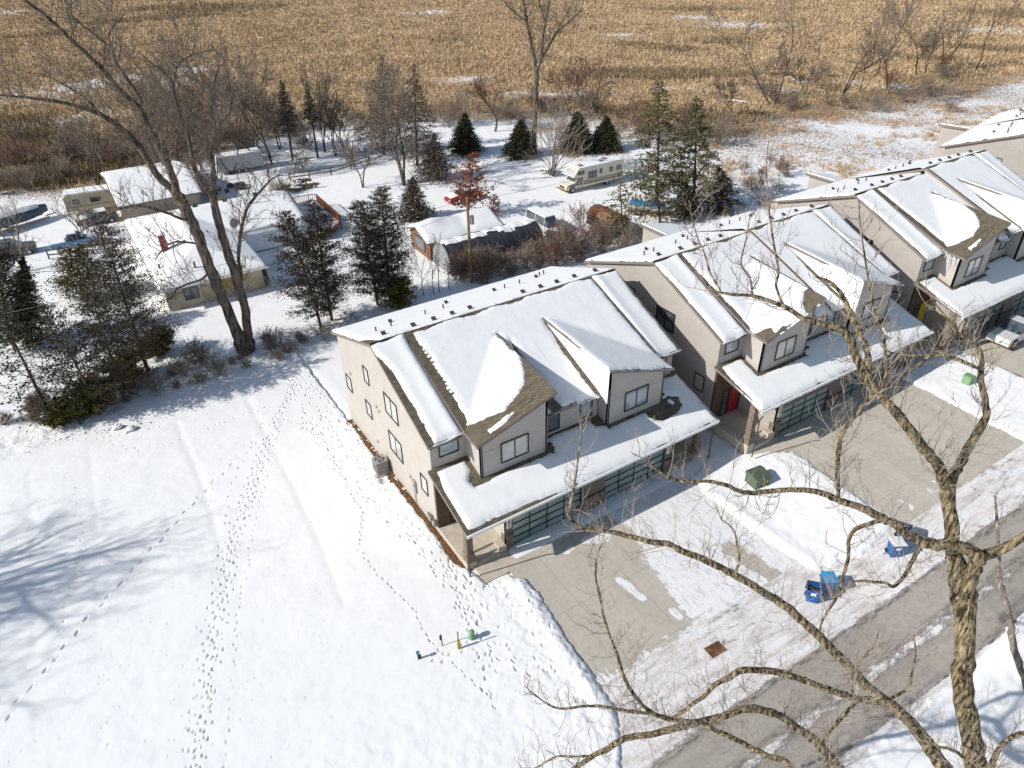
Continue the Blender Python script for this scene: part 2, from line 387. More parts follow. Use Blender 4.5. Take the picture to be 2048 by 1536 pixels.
OLDW = NT('stained cream wall'); _f = OLDW.mr(OLDW.noise(.32, 4, .6), .50, .66); OLDW = OLDW.out(OLDW.mix(_f, (.52, .46, .35), OLDW.ramp(OLDW.noise(1.6, 4), [(.35, (.36, .29, .10)), (.65, (.33, .13, .03))])), .7)
# ---------------- the land, roads and snow ----------------
MEDGE = [(-700, 120), (-120, 95), (-45, 80), (-29, 77), (-17.7, 70), (-6, 79), (8.6, 84.5), (24.8, 85), (38, 82), (50, 76), (62, 66), (66, 52), (72, 44), (97, 43.5), (154, 37), (320, 18), (1300, -60), (1300, 1300), (-700, 1300)]
def axis(segs):
    out = []
    for a, b, st in segs: out += list(np.arange(a, b, st))
    return np.array(out+[segs[-1][1]])
def blob(X, Y, pts):
    m = np.zeros_like(X)
    for px, py, rx, ry in pts:
        P = at(px, py); h = math.atan2(P[0]-CAM[0], P[1]-CAM[1])
        dx, dy = X-P[0], Y-P[1]; u = dx*math.cos(h)-dy*math.sin(h); v = dx*math.sin(h)+dy*math.cos(h)
        m = np.maximum(m, np.exp(-((u/rx)**2+(v/ry)**2)))
    return m
BRUSH = [(60, 320, 16, 14), (130, 350, 10, 6), (20, 270, 14, 12), (240, 45, 40, 14), (330, 20, 40, 10), (60, 75, 22, 10), (450, 20, 30, 9), (1270, 90, 16, 9), (1330, 100, 14, 6), (1250, 150, 16, 7), (1330, 148, 14, 5), (1530, 240, 7, 3), (1460, 245, 8, 3), (1860, 120, 12, 5), (1980, 100, 20, 5), (1420, 85, 14, 8), (2030, 30, 25, 10), (1390, 20, 30, 8)]
SPECK = [(60, 190, 22, 14), (180, 170, 14, 10), (240, 160, 10, 8), (340, 170, 8, 10), (140, 240, 16, 8), (15, 25, 10, 14), (380, 140, 8, 8), (1240, 70, 9, 5), (1260, 80, 8, 4), (1390, 35, 12, 8), (1480, 50, 20, 12), (1950, 60, 20, 10), (2030, 60, 14, 8), (1560, 180, 9, 3), (1380, 180, 9, 2.5), (640, 250, 9, 8), (1100, 190, 14, 5), (850, 25, 14, 10), (1750, 170, 12, 3), (930, 160, 9, 6)]
xs = axis([(-700, -200, 25), (-200, -60, 4), (-60, 110, .6), (110, 330, 2.5), (330, 1300, 30)])
ys = axis([(-300, -60, 12), (-60, 90, .6), (90, 420, 2.5), (420, 1300, 30)])
X, Y = np.meshgrid(xs, ys); md = sdf(MEDGE, X, Y)
marsh = np.clip(.5+md/9+.25*fbm(X*.05, Y*.05, 4, 3), 0, 1)
Z = H(X, Y)+.10*fbm(X*.12, Y*.12, 4, 5)*sstep(-6, 8, Y)+.06
Z = Z+marsh*.5*fbm(X*.35, Y*.35, 4, 9)
inn = np.maximum(np.maximum(sdf([(-35.6, -33), (-6.4, -33), (-6.4, -10), (-9.3, -10), (-9.3, 15.6), (-35.6, 15.6)], X, Y), sdf([(-7.5, -60), (69, -60), (69, -18), (-7.5, -18)], X, Y)),
                 sdf([(-44, -60), (0, -60), (0, -28), (-44, -28)], X, Y))
Z = Z-.45*sstep(-.1, 1.0, inn)
for hx, hy, hz in ((0, 0, 0), (20.07, -1.85, .78), (40.28, -2.61, 1.66)):
    q = sdf([(hx-8.6, hy-17), (hx+8.6, hy-17), (hx+8.6, hy-.3), (hx-8.6, hy-.3)], X, Y); Z = Z-.6*sstep(0, .8, q)
litter_shade = np.clip(blob(X, Y, [(1700, 300, 40, 12), (1900, 220, 40, 12), (1500, 300, 14, 9), (1600, 270, 20, 9), (2048, 200, 40, 14), (1750, 240, 30, 8)])*.62+.8*np.exp(-(np.minimum(md, 0)/7)**2)+.62*np.exp(-((Y-11.5-.22*(X+20))/2.5)**2)*(X < -2)*(X > -60)+.55*blob(X, Y, [(350, 330, 9, 6), (480, 320, 9, 6), (600, 300, 7, 5), (700, 300, 8, 5), (800, 270, 10, 4), (1000, 235, 12, 5), (1150, 215, 10, 5), (1280, 420, 5, 4), (1400, 410, 6, 4), (740, 480, 5, 5), (420, 380, 6, 5), (640, 440, 5, 4), (560, 370, 6, 4), (1100, 520, 8, 4), (950, 540, 10, 4)]), 0, 1)  # last group of blobs: trampled back yard snow, darkened for shadows too
g = npmesh('ground', np.stack([X, Y, Z], -1).reshape(-1, 3), gridfaces(len(xs), len(ys)), GROUND, attr=dict(marsh=marsh, litter=litter_shade, brush=blob(X, Y, BRUSH)*.42, speck=np.clip(blob(X, Y, SPECK)+.25*np.exp(-(np.maximum(md, 0)/14)**2), 0, 1)))
tag(g, kind='structure')

def sheet(name, x0, x1, y0, y1, res, dz, attrs, mat, keep=None, bump=0.):
    xs = np.arange(x0, x1+res, res); ys = np.arange(y0, y1+res, res); X, Y = np.meshgrid(xs, ys)
    Z = H(X, Y)+dz+bump*fbm(X*1.3, Y*1.3, 4, 21)
    V = np.stack([X, Y, Z], -1).reshape(-1, 3); F = gridfaces(len(xs), len(ys), None if keep is None else keep(X, Y))
    A = {k: f(X, Y) for k, f in attrs.items()}
    V, F, A = compact(V, F, A); o = npmesh(name, V, F, mat, attr=A); return tag(o, kind='structure')
yf = lambda x: np.interp(x, [-60, -8, 0, 22, 70], [-31.0, -31.2, -31.25, -31.7, -34.0]); yn = lambda x: np.interp(x, [-60, 0, 15, 70], [-35.4, -35.35, -35.9, -38.5])
def road_snow(X, Y):
    t = (Y-yn(X))/(yf(X)-yn(X))
    s = np.interp(t, [-.3, -.04, .03, .10, .34, .42, .50, .58, .92, .97, 1.0, 1.05, 1.12, 1.3, 2.2], [1, .9, .35, .10, .14, .50, .54, .16, .10, .16, .32, .66, .70, .66, .66])
    s = s+.1*fbm(X*.25, Y*.6, 3, 31); return np.clip(s+sstep(-6, -12, X)*.9, 0, 1.2)
def road_wet(X, Y):
    t = (Y-yn(X))/(yf(X)-yn(X)); return np.interp(t, [-.1, 0, .04, .1, .38, .44, .56, .62, .95, .985, 1.02, 1.05, 1.14, 1.17, 1.2, 1.3, 2.], [.0, .9, .7, .0, .1, .6, .6, .0, .05, .95, .7, .1, .1, .6, .15, .15, .2])*(1-sstep(-5, -12, X))
sheet('road', -44, 69, -39.5, -26.6, .2, .015, dict(snow=road_snow, wet=road_wet), ROAD, bump=.02)
CLEAR = [(-7.2, -16.5), (-.9, -16.5), (.3, -18.3), (.8, -19.9), (-.1, -22.1), (-.4, -23.9), (-.8, -25.6), (-.9, -26.8), (-2.4, -27.1), (-4.2, -26.7), (-5.6, -26.9), (-7.2, -26.2)]
def drvA(X, Y):
    a = .5-sdf(CLEAR, X, Y)*.55; a = np.clip(a, 0, .68)
    for px0, py0, px1, py1, w in ((1240, 1160, 1262, 1178, .22), (1262, 1180, 1285, 1196, .2), (1345, 1222, 1358, 1233, .2), (1133, 1105, 1145, 1096, .15), (1065, 1098, 1075, 1080, .15), (1170, 1082, 1220, 1065, .2), (1195, 1082, 1210, 1074, .3), (1030, 1094, 1160, 1022, .14)):
        d = pdist([at(px0, py0)[:2], at(px1, py1)[:2]], X, Y); a = np.maximum(a, .72-.9*np.maximum(d-w*.5, 0)/w*.4)
    bare = np.exp(-(pdist([(4.6, -24.2), (5.0, -27.0)], X, Y)/.55)**2); return np.where(X > 1.2, a-.45*bare, a)
sheet('driveway', -6.95, 6.7, -27.0, -17.0, .1, .022, dict(snow=drvA), CONC)
sheet('driveway', 13.7, 26.9, -28.7, -18.8, .25, .024, dict(snow=lambda X, Y: .06+.34*np.exp(-((X-19.6)/.4)**2)), CONC)
sheet('driveway', 33.9, 47.0, -30.5, -19.5, .25, .024, dict(snow=lambda X, Y: .15+.25*np.exp(-((X-40.)/.5)**2)+.35*sstep(-21, -20, Y)*0), CONC)
m = MB(); m.prism([(-8.5, -17.33, .028), (-5.7, -17.2, .028), (-5.7, -18.55, .028), (-7.25, -18.62, .028), (-8.45, -18.6, .028)], (0, 0, -.2)); tag(m.build('front_walk', PORCH), kind='structure')
m = MB(); m.prism([(11.3, -19.0, .55), (14.3, -19.0, .62), (14.3, -20.4, .62), (11.3, -20.4, .55)], (0, 0, -.3)); tag(m.build('front_walk', PORCH), kind='structure')

def snow_patch(name, poly, res, thick=.15, edge=.3, jag=.12, dents=None, extra=None, mat=SNOW):
    P = np.array(poly); xs = np.arange(P[:, 0].min()-.4, P[:, 0].max()+.4, res); ys = np.arange(P[:, 1].min()-.4, P[:, 1].max()+.4, res)
    X, Y = np.meshgrid(xs, ys); d = sdf(poly, X, Y)+jag*(1.6*fbm(X*1.1, Y*1.1, 4, 41)+.8*fbm(X*4.3, Y*4.3, 2, 44)); q = np.clip(d/edge, -1, 1)
    T = np.where(d > 0, thick*np.sqrt(np.clip(1-(1-np.clip(q, 0, 1))**2, 0, 1)), d*.25)
    Z = H(X, Y)+T+.035*fbm(X*.5, Y*.5, 4, 45)*sstep(0, 1, d)+.004*fbm(X*3, Y*3, 3, 47)*sstep(0, .4, d)
    if extra is not None: Z = Z+extra(X, Y)*sstep(0, .5, d)
    if dents is not None:
        for (x, y, a, l, w, dep) in dents:
            i0, i1 = np.searchsorted(xs, (x-.8, x+.8)); j0, j1 = np.searchsorted(ys, (y-.8, y+.8))
            if i1-i0 < 2 or j1-j0 < 2: continue
            dx = X[j0:j1, i0:i1]-x; dy = Y[j0:j1, i0:i1]-y; u = dx*math.cos(a)+dy*math.sin(a); v = -dx*math.sin(a)+dy*math.cos(a)
            r2 = (u/l)**2+(v/w)**2; Z[j0:j1, i0:i1] -= dep*np.exp(-r2**1.6)-.22*dep*np.exp(-((np.sqrt(r2)-1.45)/.35)**2)
    V = np.stack([X, Y, Z], -1).reshape(-1, 3); F = gridfaces(len(xs), len(ys), d > -.35); V, F, _ = compact(V, F)
    return tag(npmesh(name, V, F, mat), kind='structure')
rng = np.random.default_rng(5)
D = []
def trail(pts, step=.42, off=.11, l=.12, w=.055, dep=.06, jit=.05, skip=0.):
    P = np.array([at(*p)[:2] for p in pts]); s = np.r_[0, np.cumsum(np.hypot(*np.diff(P, axis=0).T))]
    t = 0; k = 1
    while t < s[-1]:
        x = np.interp(t, s, P[:, 0]); y = np.interp(t, s, P[:, 1]); x2 = np.interp(t+.5, s, P[:, 0]); y2 = np.interp(t+.5, s, P[:, 1]); a = math.atan2(y2-y, x2-x) if t+.5 < s[-1] else math.atan2(P[-1, 1]-P[-2, 1], P[-1, 0]-P[-2, 0])
        if rng.random() >= skip: D.append((x-k*off*math.sin(a)+rng.normal(0, jit), y+k*off*math.cos(a)+rng.normal(0, jit), a+rng.normal(0, .2), l*rng.uniform(.8, 1.25), w*rng.uniform(.8, 1.2), dep*rng.uniform(.6, 1.2)))
        t += step*rng.uniform(.75, 1.25); k = -k
for o in (-14, -5, 4, 13):
    trail([(395+o*.9, 1536), (430+o, 1300), (470+o*.9, 1080), (532+o*.7, 900), (600+o*.5, 752), (648+o*.4, 690)], .40, .09, .10, .048, dep=.075, skip=.1)
trail([(455, 1536), (476, 1250), (522, 1000), (572, 830), (606, 745)], .5, .05, .10, .05, .05)
trail([(372, 1500), (415, 1240), (470, 960), (540, 820)], .8, .05, .1, .06, .06)
trail([(-10, 1462), (90, 1350), (170, 1250), (280, 1130), (420, 975), (480, 920)], .8, .08, .2, .06, .075)
trail([(480, 920), (530, 880), (560, 820)], .8, .1, .11, .05, .05)
trail([(190, 858), (225, 888), (275, 903), (330, 895), (400, 868), (470, 838), (540, 815)], .62, .08, .11, .055, .06)
trail([(60, 880), (150, 885), (260, 870), (340, 850)], .7, .06, .11, .07, .07)
trail([(150, 980), (170, 1070), (140, 1200), (110, 1330)], .8, .05, .08, .05, .05)
for k in range(9):
    o = (k-4)*9+rng.normal(0, 3); trail([(598+o*.5, 770-abs(o)*.3), (640+o, 838-o*.4), (700+o, 925-o*.5), (770+o*.8, 1000-o*.6), (850+o*.55, 1080-o*.5), (905+o*.5, 1150-o*.4), (945+o*.6, 1235-o*.3)], .62, .13, .14, .065, .065, .12, .3)
for k in range(5):
    o = k*16; trail([(650+o*.5, 700), (672+o*.2, 770), (690+o*.3, 840), (715+o*.4, 890)], .5, .12, .14, .07, .09, .15, .3)
trail([(560, 840), (600, 850), (650, 885), (690, 960), (727, 1030), (720, 1100), (755, 1150), (828, 1220), (856, 1275), (880, 1305), (930, 1350), (985, 1400)], .38, .04, .1, .055, .08, .03)
for k in range(75):
    u, v = rng.uniform(0, 1, 2); px, py = 900+170*u+60*v, 1140+v*210; P = at(px, py); D.append((P[0], P[1], rng.uniform(0, 6.3), .14, .065, rng.uniform(.04, .075)))
for pts in ([(925, 1290), (960, 1270), (985, 1310), (965, 1370), (1000, 1420)], [(985, 1310), (1030, 1330), (1060, 1360)], [(870, 1330), (930, 1300), (950, 1240)]): trail(pts, .5, .12, .15, .07, .085)
for k in range(120):
    P = at(rng.uniform(20, 700), rng.uniform(940, 1530)); D.append((P[0], P[1], rng.uniform(0, 6.3), .07, .05, .035))
GRV = [[(355, 850), (398, 950), (430, 1050), (446, 1112)], [(490, 792), (560, 920), (630, 1060), (690, 1210)], [(60, 950), (68, 1080), (75, 1300)], [(180, 900), (195, 1050), (200, 1250)], [(540, 1130), (500, 1170)], [(700, 1030), (630, 1080)]]
GRVW = [[at(*p)[:2] for p in q] for q in GRV]
def yard_extra(X, Y):
    e = np.zeros_like(X)
    for q, dep, w in zip(GRVW, (.028, .028, .012, .012, -.02, -.02), (.28, .28, .25, .25, .7, .7)): e -= dep*np.exp(-(pdist(q, X, Y)/w)**2)
    dd = pdist([(-6.5, -19.5), (-6.9, -23), (-7.2, -28)], X, Y); k = np.exp(-(dd/2.6)**2)
    e += k*(.07*np.abs(fbm(X*1.6, Y*1.6, 4, 61))+.05*fbm(X*4.5, Y*4.5, 3, 63))+.10*np.exp(-((dd-.55)/.5)**2)
    k2 = np.exp(-(pdist([(-33, 9.8), (-20, 12.2), (-12, 13.8)], X, Y)/1.6)**2); e += k2*(.16*fbm(X*1.1, Y*1.1, 4, 65)+.05)
    k3 = sstep(-19, -28, Y); e += .03*k3*fbm(X*2.2, Y*2.2, 4, 66); return e
YARD = [(-36, -33), (-12, -33), (-9.2, -31), (-7.9, -29.4), (-7.35, -28.2), (-7.2, -27), (-7.0, -25), (-6.75, -22.5), (-6.5, -20.6), (-6.45, -19.5), (-7.2, -18.85), (-8.55, -18.75), (-8.8, -17.3), (-9.22, -16.5), (-9.26, -8.2), (-9.9, -7.9), (-9.9, -7.1), (-9.25, -6.9), (-9.2, 0), (-9.3, 16), (-36, 16)]
snow_patch('snow_lawn', YARD, .056, .15, .22, .09, D, yard_extra)
snow_patch('snow_lawn', [(6.6, -20.2), (7.2, -18.4), (9.2, -17.6), (9.2, 1), (11.0, 1), (11.1, -18.9), (14.0, -20.6), (13.75, -24), (13.4, -28.4), (10, -28.7), (7.2, -28.0), (6.7, -25)], .09, .16, .3, .12, None, lambda X, Y: .05*np.abs(fbm(X*1.3, Y*1.3, 4, 71))*sstep(-18, -20, Y)+.12*np.exp(-(pdist([(6.9, -20.5), (7.1, -27.5)], X, Y)/.6)**2))
snow_patch('snow_lawn', [(27.0, -18.9), (31.4, -19.3), (31.6, -2), (33.8, -20.3), (33.6, -30.3), (26.6, -29.1)], .12, .18, .3, .12, None, lambda X, Y: .06*np.abs(fbm(X*1.3, Y*1.3, 4, 73)))
snow_patch('snow_lawn', [(47.2, -20), (54, -21), (54, -32), (47, -30.8)], .15, .18, .3, .12)
snow_patch('snow_bank', [(-44, -60), (66, -60), (66, -38.9), (15, -35.75), (0, -35.9), (-10, -36), (-44, -35.9)], .16, .16, .3, .16, None, lambda X, Y: .05*fbm(X*1.5, Y*1.5, 4, 75))
mm = MB()
for k in range(70):
    y = -17.2+k*.245; w = .28+.26*rng.random(); mm.dome((-9.0, y, .0), w, .2, .05+.05*rng.random(), 7, 2, 0, .25, random.Random(k))
tag(mm.build('mulch_strip', MULCH), kind='structure')
# ---------------- twin houses ----------------
HW = 8.9
zrear = lambda v: 9.83-.35*(7.17-v)
zend = lambda v: 9.83-.437*(v-7.17)
zmain = lambda v: 9.90-.39*(v-7.17)
zdor = lambda a, v: 6.96+.32*(7.04-a)-.078*(v-15.77)
zlow = lambda v: 4.96-.312*(v-13.41)
VA = (9.90+.39*7.17-(6.96+.32*(7.04-1.7)+.078*15.77))/(.39-.078)      # where the dormer ridge leaves the main slope
VB = (9.90+.39*7.17-(6.96+.078*15.77))/(.39-.078)
def slab(mb, poly, t=.16):
    'roof plane: shingle on top (slot 0), trim on edges and below (slot 1)'
    P = [np.array(p, float) for p in poly]; n = sum((np.cross(P[i]-P[0], P[(i+1) % len(P)]-P[0]) for i in range(1, len(P))), np.zeros(3))
    if n[2] < 0: P = P[::-1]
    k = len(P); b = mb.n; Q = P+[p-np.array((0, 0, t)) for p in P]
    mb.add(Q, [tuple(range(k))], 0); 
    fs = [tuple(b+k+i for i in reversed(range(k)))]+[(b+(i+1) % k, b+i, b+k+i, b+k+(i+1) % k) for i in range(k)]
    for f in fs: mb.f.append(f); mb.m.append(1)
def roof_snow(parent, ulo, uhi, vlo, vhi, zf, mask, T=.16, res=.11, seed=0, jag=.12, edge=.25, smooth=0, dz=0.):
    us = np.arange(ulo, uhi+res, res); vs = np.arange(vlo, vhi+res, res); U, V = np.meshgrid(us, vs)
    Zb = zf(U, V); d = mask(U, V)+jag*(1.4*fbm(U*1.2+seed, V*1.2, 3, 81+seed)+.7*fbm(U*5, V*5+seed, 2, 83))
    t = T*np.sqrt(np.clip(1-(1-np.clip(d/edge, 0, 1))**2, 0, 1)); t = np.where(d > 0, t, d*.3)
    Zs = Zb.copy()
    for _ in range(smooth):
        Zp = np.pad(Zs, 1, mode='edge'); Zs = np.maximum(Zb, (Zp[:-2, 1:-1]+Zp[2:, 1:-1]+Zp[1:-1, :-2]+Zp[1:-1, 2:])/4)
    bl = sstep(0, .7, d); Z = Zb+(Zs-Zb)*bl+t+.018*fbm(U*.9, V*.9, 4, 85+seed)*sstep(0, .5, d)+.006*np.sin(V*2*math.pi/.15)*sstep(0, .2, d)*sstep(.25, .55, vnoise(U*.4, V*.4, 5))
    X, Yy = U, -V; P = np.stack([X, Yy, Z+dz], -1).reshape(-1, 3); F = gridfaces(len(us), len(vs), d > -.12); P, F, _ = compact(P, F)
    return npmesh('snow_cover', P, F[:, ::-1], SNOWR, parent)
def window(parent, c, w, h, face, glass=BLIND, split=True, trim=.07, name='window'):
    'window: frame with a pane; face = direction it looks at'
    m = MB(); c = np.array(c, float); n = np.array(face, float); u = np.cross((0, 0, 1.), n); z = np.array((0, 0, 1.))
    def bx(mb, a0, a1, b0, b1, d0, d1):
        P = [c+u*a+z*b for a, b in ((a0, b0), (a1, b0), (a1, b1), (a0, b1))]; mb.prism([p+n*d0 for p in P], n*(d1-d0))
    a, b = w/2, h/2; t = trim
    bx(m, -a, a, b-t, b, -.02, .06); bx(m, -a, a, -b, -b+t, -.02, .06); bx(m, -a, -a+t, -b+t, b-t, -.02, .06); bx(m, a-t, a, -b+t, b-t, -.02, .06)
    if split: bx(m, -.03, .03, -b+t, b-t, -.02, .045)
    fr = m.build(name, BLACK, parent)
    m = MB(); bx(m, -a+t, a-t, -b+t, b-t, -.015, .015); m.build('pane', glass, fr); return fr
DIG = {'0': [[(0, 0), (1, 0), (1, 2), (0, 2), (0, 0)]], '4': [[(.8, 0), (.8, 2), (0, .7), (1.1, .7)]], '2': [[(0, 1.6), (.3, 2), (.8, 2), (1, 1.5), (0, 0), (1, 0)]], '6': [[(1, 2), (.2, 1.4), (0, .5), (.3, 0), (.8, 0), (1, .5), (.7, 1), (.1, .9)]], '8': [[(0, 0), (1, 0), (1, 2), (0, 2), (0, 0)], [(0, 1), (1, 1)]], '7': [[(0, 2), (1, 2), (.35, 0)]], '1': [[(.2, 1.6), (.6, 2), (.6, 0)]], '3': [[(0, 2), (1, 2), (.5, 1.15), (1, .6), (.6, 0), (0, .15)]]}
def number_plate(parent, x, y, z, digs):
    m = MB(); m.box(x-.15, y-.03, z-.42, x+.15, y, z+.42); p = m.build('number_plate', SIGN, parent); m = MB()
    for i, ch in enumerate(digs):
        for st in DIG[ch]:
            for a, b in zip(st[:-1], st[1:]):
                f = lambda q: (x-.05+q[0]*.10, y-.036, z+.24-i*.19+q[1]*.065-.0)
                m.bar(f(a), f(b), .025, .012)
    m.build('digits', BLACK, p)
SEAM = plain('panel seam', (.30, .275, .25), .6, .05)
SIGN = plain('white number plate', (.78, .77, .75), .5, .03)
def twin_house(name, label, ox, oy, oz, step=0., bump_=False, lap=False, bare='A', numbers=('2802', '2804'), doors=('y', 'r'), vents=True):
    T = thing(name, label, 'house', (ox, oy, oz)); WM = SIDE2 if lap else SIDE
    wl = MB(); rf = MB(); lo = MB(); ga = MB()
    for s, dz in ((-1, 0.), (1, step)):
        pn = MB(); pc = MB(); X = lambda a: s*a
        q = lambda a, v, z: (s*a, -v, z+dz)
        # side wall
        wl.prism([(s*HW, 0, -1.5), (s*HW, 0, zrear(0)-.17), (s*HW, -7.17, 9.66+dz), (s*HW, -13.7, zend(13.7)-.17+dz), (s*HW, -13.7, -1.5)], (-s*.2, 0, 0))
        # rear wall, end front wall
        wl.box(s*(HW-.2), -.2, -1.5, 0, 0, zrear(0)-.17)
        wl.box(s*(HW-.2), -13.7, -1.5, s*6.67, -13.55, zend(13.7)-.17+dz)
        # flank of the raised middle section
        wl.prism([(s*6.80, -7.17, 9.55+dz), (s*6.80, -7.17, zmain(7.17)-.13+dz), (s*6.80, -13.69, zmain(13.69)-.13+dz), (s*6.80, -13.69, 6.4+dz)], (-s*.12, 0, 0))
        # dormer walls
        fr = [(s*6.67, -15.37, 3.7), (s*6.67, -15.37, zdor(6.67, 15.37)-.15+dz), (s*2.22, -15.37, zdor(2.22, 15.37)-.15+dz), (s*2.22, -15.37, 3.7)]
        pn.prism(fr, (0, .15, 0))
        pn.prism([(s*6.67, -13.7, 3.9), (s*6.67, -13.7, zdor(6.67, 13.7)-.15+dz), (s*6.67, -15.37, zdor(6.67, 15.37)-.15+dz), (s*6.67, -15.37, 3.9)], (-s*.14, .0, 0))
        va = VA+.45
        pn.prism([(s*2.22, -va, zmain(va)-.1+dz), (s*2.22, -va, zdor(2.22, va)-.15+dz), (s*2.22, -15.37, zdor(2.22, 15.37)-.15+dz), (s*2.22, -15.37, 3.9), (s*2.22, -14.5, 3.9)], (s*.14, 0, 0))
        # seams of the panel cladding
        for z in (6.05, 4.62):
            pn.box(s*2.3, -15.376, z+dz-.008, s*6.6, -15.37, z+dz+.008, 1)
        for a in (2.24, 6.62): pn.box(s*(a+.02), -15.378, 4.4, s*(a-.02), -15.37, 6.9+dz, 1)
        # middle wall
        wl.box(0, -14.5, 3.7, s*2.1, -14.35, zmain(14.5)-.15+dz)
        pn.build('dormer_wall', [PANEL, SEAM], T)
        # roofs
        o = .26
        q0 = lambda a, v, z: (s*a, -v, z); slab(rf, [q0(0, -.45, zrear(-.45)), q0(HW+o, -.45, zrear(-.45)), q(HW+o, 7.17, 9.83), q(0, 7.17, 9.83)], .2)
        slab(rf, [q(7.04, 7.17, 9.83), q(HW+o, 7.17, 9.83), q(HW+o, 14.08, zend(14.08)), q(7.04, 14.08, zend(14.08))], .2)
        slab(rf, [q(0, 7.165, 9.90), q(7.04, 7.165, 9.90), q(7.04, VB, zmain(VB)), q(1.7, VA, zmain(VA)), q(1.7, 15.16, zmain(15.16)), q(0, 15.16, zmain(15.16))], .17)
        slab(rf, [q(1.7, VA, zdor(1.7, VA)), q(7.04, VB, zdor(7.04, VB)), q(7.04, 15.77, zdor(7.04, 15.77)), q(1.86, 15.77, zdor(1.86, 15.77))], .17)
        # ridge cap
        rf.prism([q(0, 7.0, zrear(7.0)+.035), q(HW+.25, 7.0, zrear(7.0)+.035), q(HW+.25, 7.18, 9.94), q(0, 7.18, 9.94)], (0, 0, -.06))
        # garage
        ga.box(0, -17.09, -1.2, s*.87, -16.95, zlow(17)-.2); ga.box(s*.87, -17.09, 2.13, s*5.75, -16.95, zlow(17)-.2); ga.box(s*5.75, -17.09, -1.2, s*6.25, -16.95, zlow(17)-.2)
        wl.prism([(s*6.25, -17.08, -1.), (s*6.25, -17.08, zlow(17.08)-.2), (s*6.25, -13.9, zlow(13.9)-.2), (s*6.25, -13.9, -1.)], (-s*.15, 0, 0))
        st = MB(); st.box(s*5.78, -17.15, -1.0, s*6.32, -17.06, 1.05); st.box(s*6.32, -17.15, -1., s*6.26, -16.7, 1.05)
        st.box(s*5.76, -17.18, 1.05, s*6.34, -17.07, 1.13, 1); st.build('stone_base', [STONE, DKMETAL], T)
        # porch: slab, steps, back wall
        pc.box(s*8.9, -17.27, -1., s*8.3, -13.7, .45); pc.box(s*8.3, -16.55, -1., s*6.27, -13.7, .452); pc.box(s*6.75, -17.2, -1., s*6.27, -16.55, .451)
        pc.box(s*8.3, -16.95, -1., s*6.75, -16.55, .30); pc.box(s*8.3, -17.3, -1., s*6.75, -16.95, .15)
        pc.build('porch', PORCH, T)
        m = MB(); m.box(s*8.88, -13.86, .45, s*6.4, -13.7, 4.7); m.build('entry_wall', WOOD, T)
        kind = doors[0 if s < 0 else 1]; m = MB(); m.box(s*7.35, -13.93, .46, s*6.45, -13.86, 2.55); dr = m.build('front_door', YEL if kind == 'y' else RED, T)
        m = MB(); m.bar((s*6.55, -13.97, 1.45), (s*6.55, -13.97, 1.75), .04); m.build('handle', METAL, dr)
        window(T, (s*7.72, -13.86, 1.5), .6, 2.05, (0, -1, 0), GLASS, False, .05, 'sidelight')
        m = MB(); m.box(s*8.82, -17.2, .44, s*8.42, -16.8, zlow(17)-.2); m.box(s*8.86, -17.24, .44, s*8.38, -16.76, 1.1); m.build('porch_column', STONE, T)
        # garage door: four by four frosted panels in a black frame
        m = MB(); x0, x1 = .87, 5.75
        for i in range(5):
            a = x0+(x1-x0)*i/4; wd = .05 if 0 < i < 4 else .07; m.box(s*(a-wd/2), -17.0, 0, s*(a+wd/2), -16.93, 2.13)
        for j in range(5):
            z = 2.13*j/4; m.box(s*x0, -16.985, max(0, z-.05), s*x1, -16.94, min(2.15, z+.05))
        g = m.build('garage_door', BLACK, T); m = MB(); m.box(s*(x0+.02), -16.965, .03, s*(x1-.02), -16.95, 2.11); m.build('pane', FROST, g)
        number_plate(T, s*6.02, -17.09, 2.0, numbers[0 if s < 0 else 1])
        # windows of the front
        window(T, (s*4.45, -15.37, 5.53+dz), 1.86, 1.42, (0, -1, 0), BLIND if s < 0 else BLUEG)
        window(T, (s*1.22, -14.5, 5.50+dz), .95, 1.3, (0, -1, 0), GLASS if s < 0 else BLUEG, False)
        window(T, (s*7.75, -13.7, 5.95+dz), 1.25, .98, (0, -1, 0), BLUEG if s < 0 else BLIND, False)
        # side windows
        f = (s, 0, 0)
        window(T, (s*HW, -1.03, 3.68), .95, 1.18, f, PINKG, False, .06); window(T, (s*HW, -4.9, 6.38+dz), .82, 1.2, f, PINKG, False, .06)
        window(T, (s*HW, -4.43, 3.48), .95, 1.18, f, BLIND, False, .06); window(T, (s*HW, -8.6, 6.0+dz), 1.86, 1.5, f, PINKG if not lap else GLASS, True)
        window(T, (s*HW, -8.55, 3.07), 1.9, 1.52, f, PINKG if not lap else GLASS, True); window(T, (s*HW, -12.45, 2.84), .88, 1.25, f, PINKG, False, .06)
        for y, z in ((-1.7, 4.86), (-6.0, 4.66), (-6.35, 4.5), (-5.25, 1.38), (-10.4, 2.0)):
            m = MB(); m.box(s*HW, y-.09, z-.09, s*(HW+.1), y+.09, z+.07); m.cyl((s*(HW+.05) if s > 0 else s*(HW+.05), y, z-.1), .07, .06, 8); m.build('vent_hood', WM, T)
        # gutters
        
        m = MB(); m.tube([(s*9.05, -18.02, zlow(18)-.15), (s*9.05, -17.86, zlow(18)-.5), (s*9.05, -17.84, .0-oz*.0)], .045, 6); m.build('downspout', DKMETAL, T)
        gut = MB(); gut.box(s*7.1, -14.17, zend(14.08)-.2+dz, s*9.1, -14.08, zend(14.08)-.06+dz); gut.build('gutter', FASC, T)
        gut = MB(); gut.box(0, -15.25, zmain(15.16)-.17+dz, s*1.69, -15.16, zmain(15.16)-.04+dz); gut.build('gutter', FASC, T)
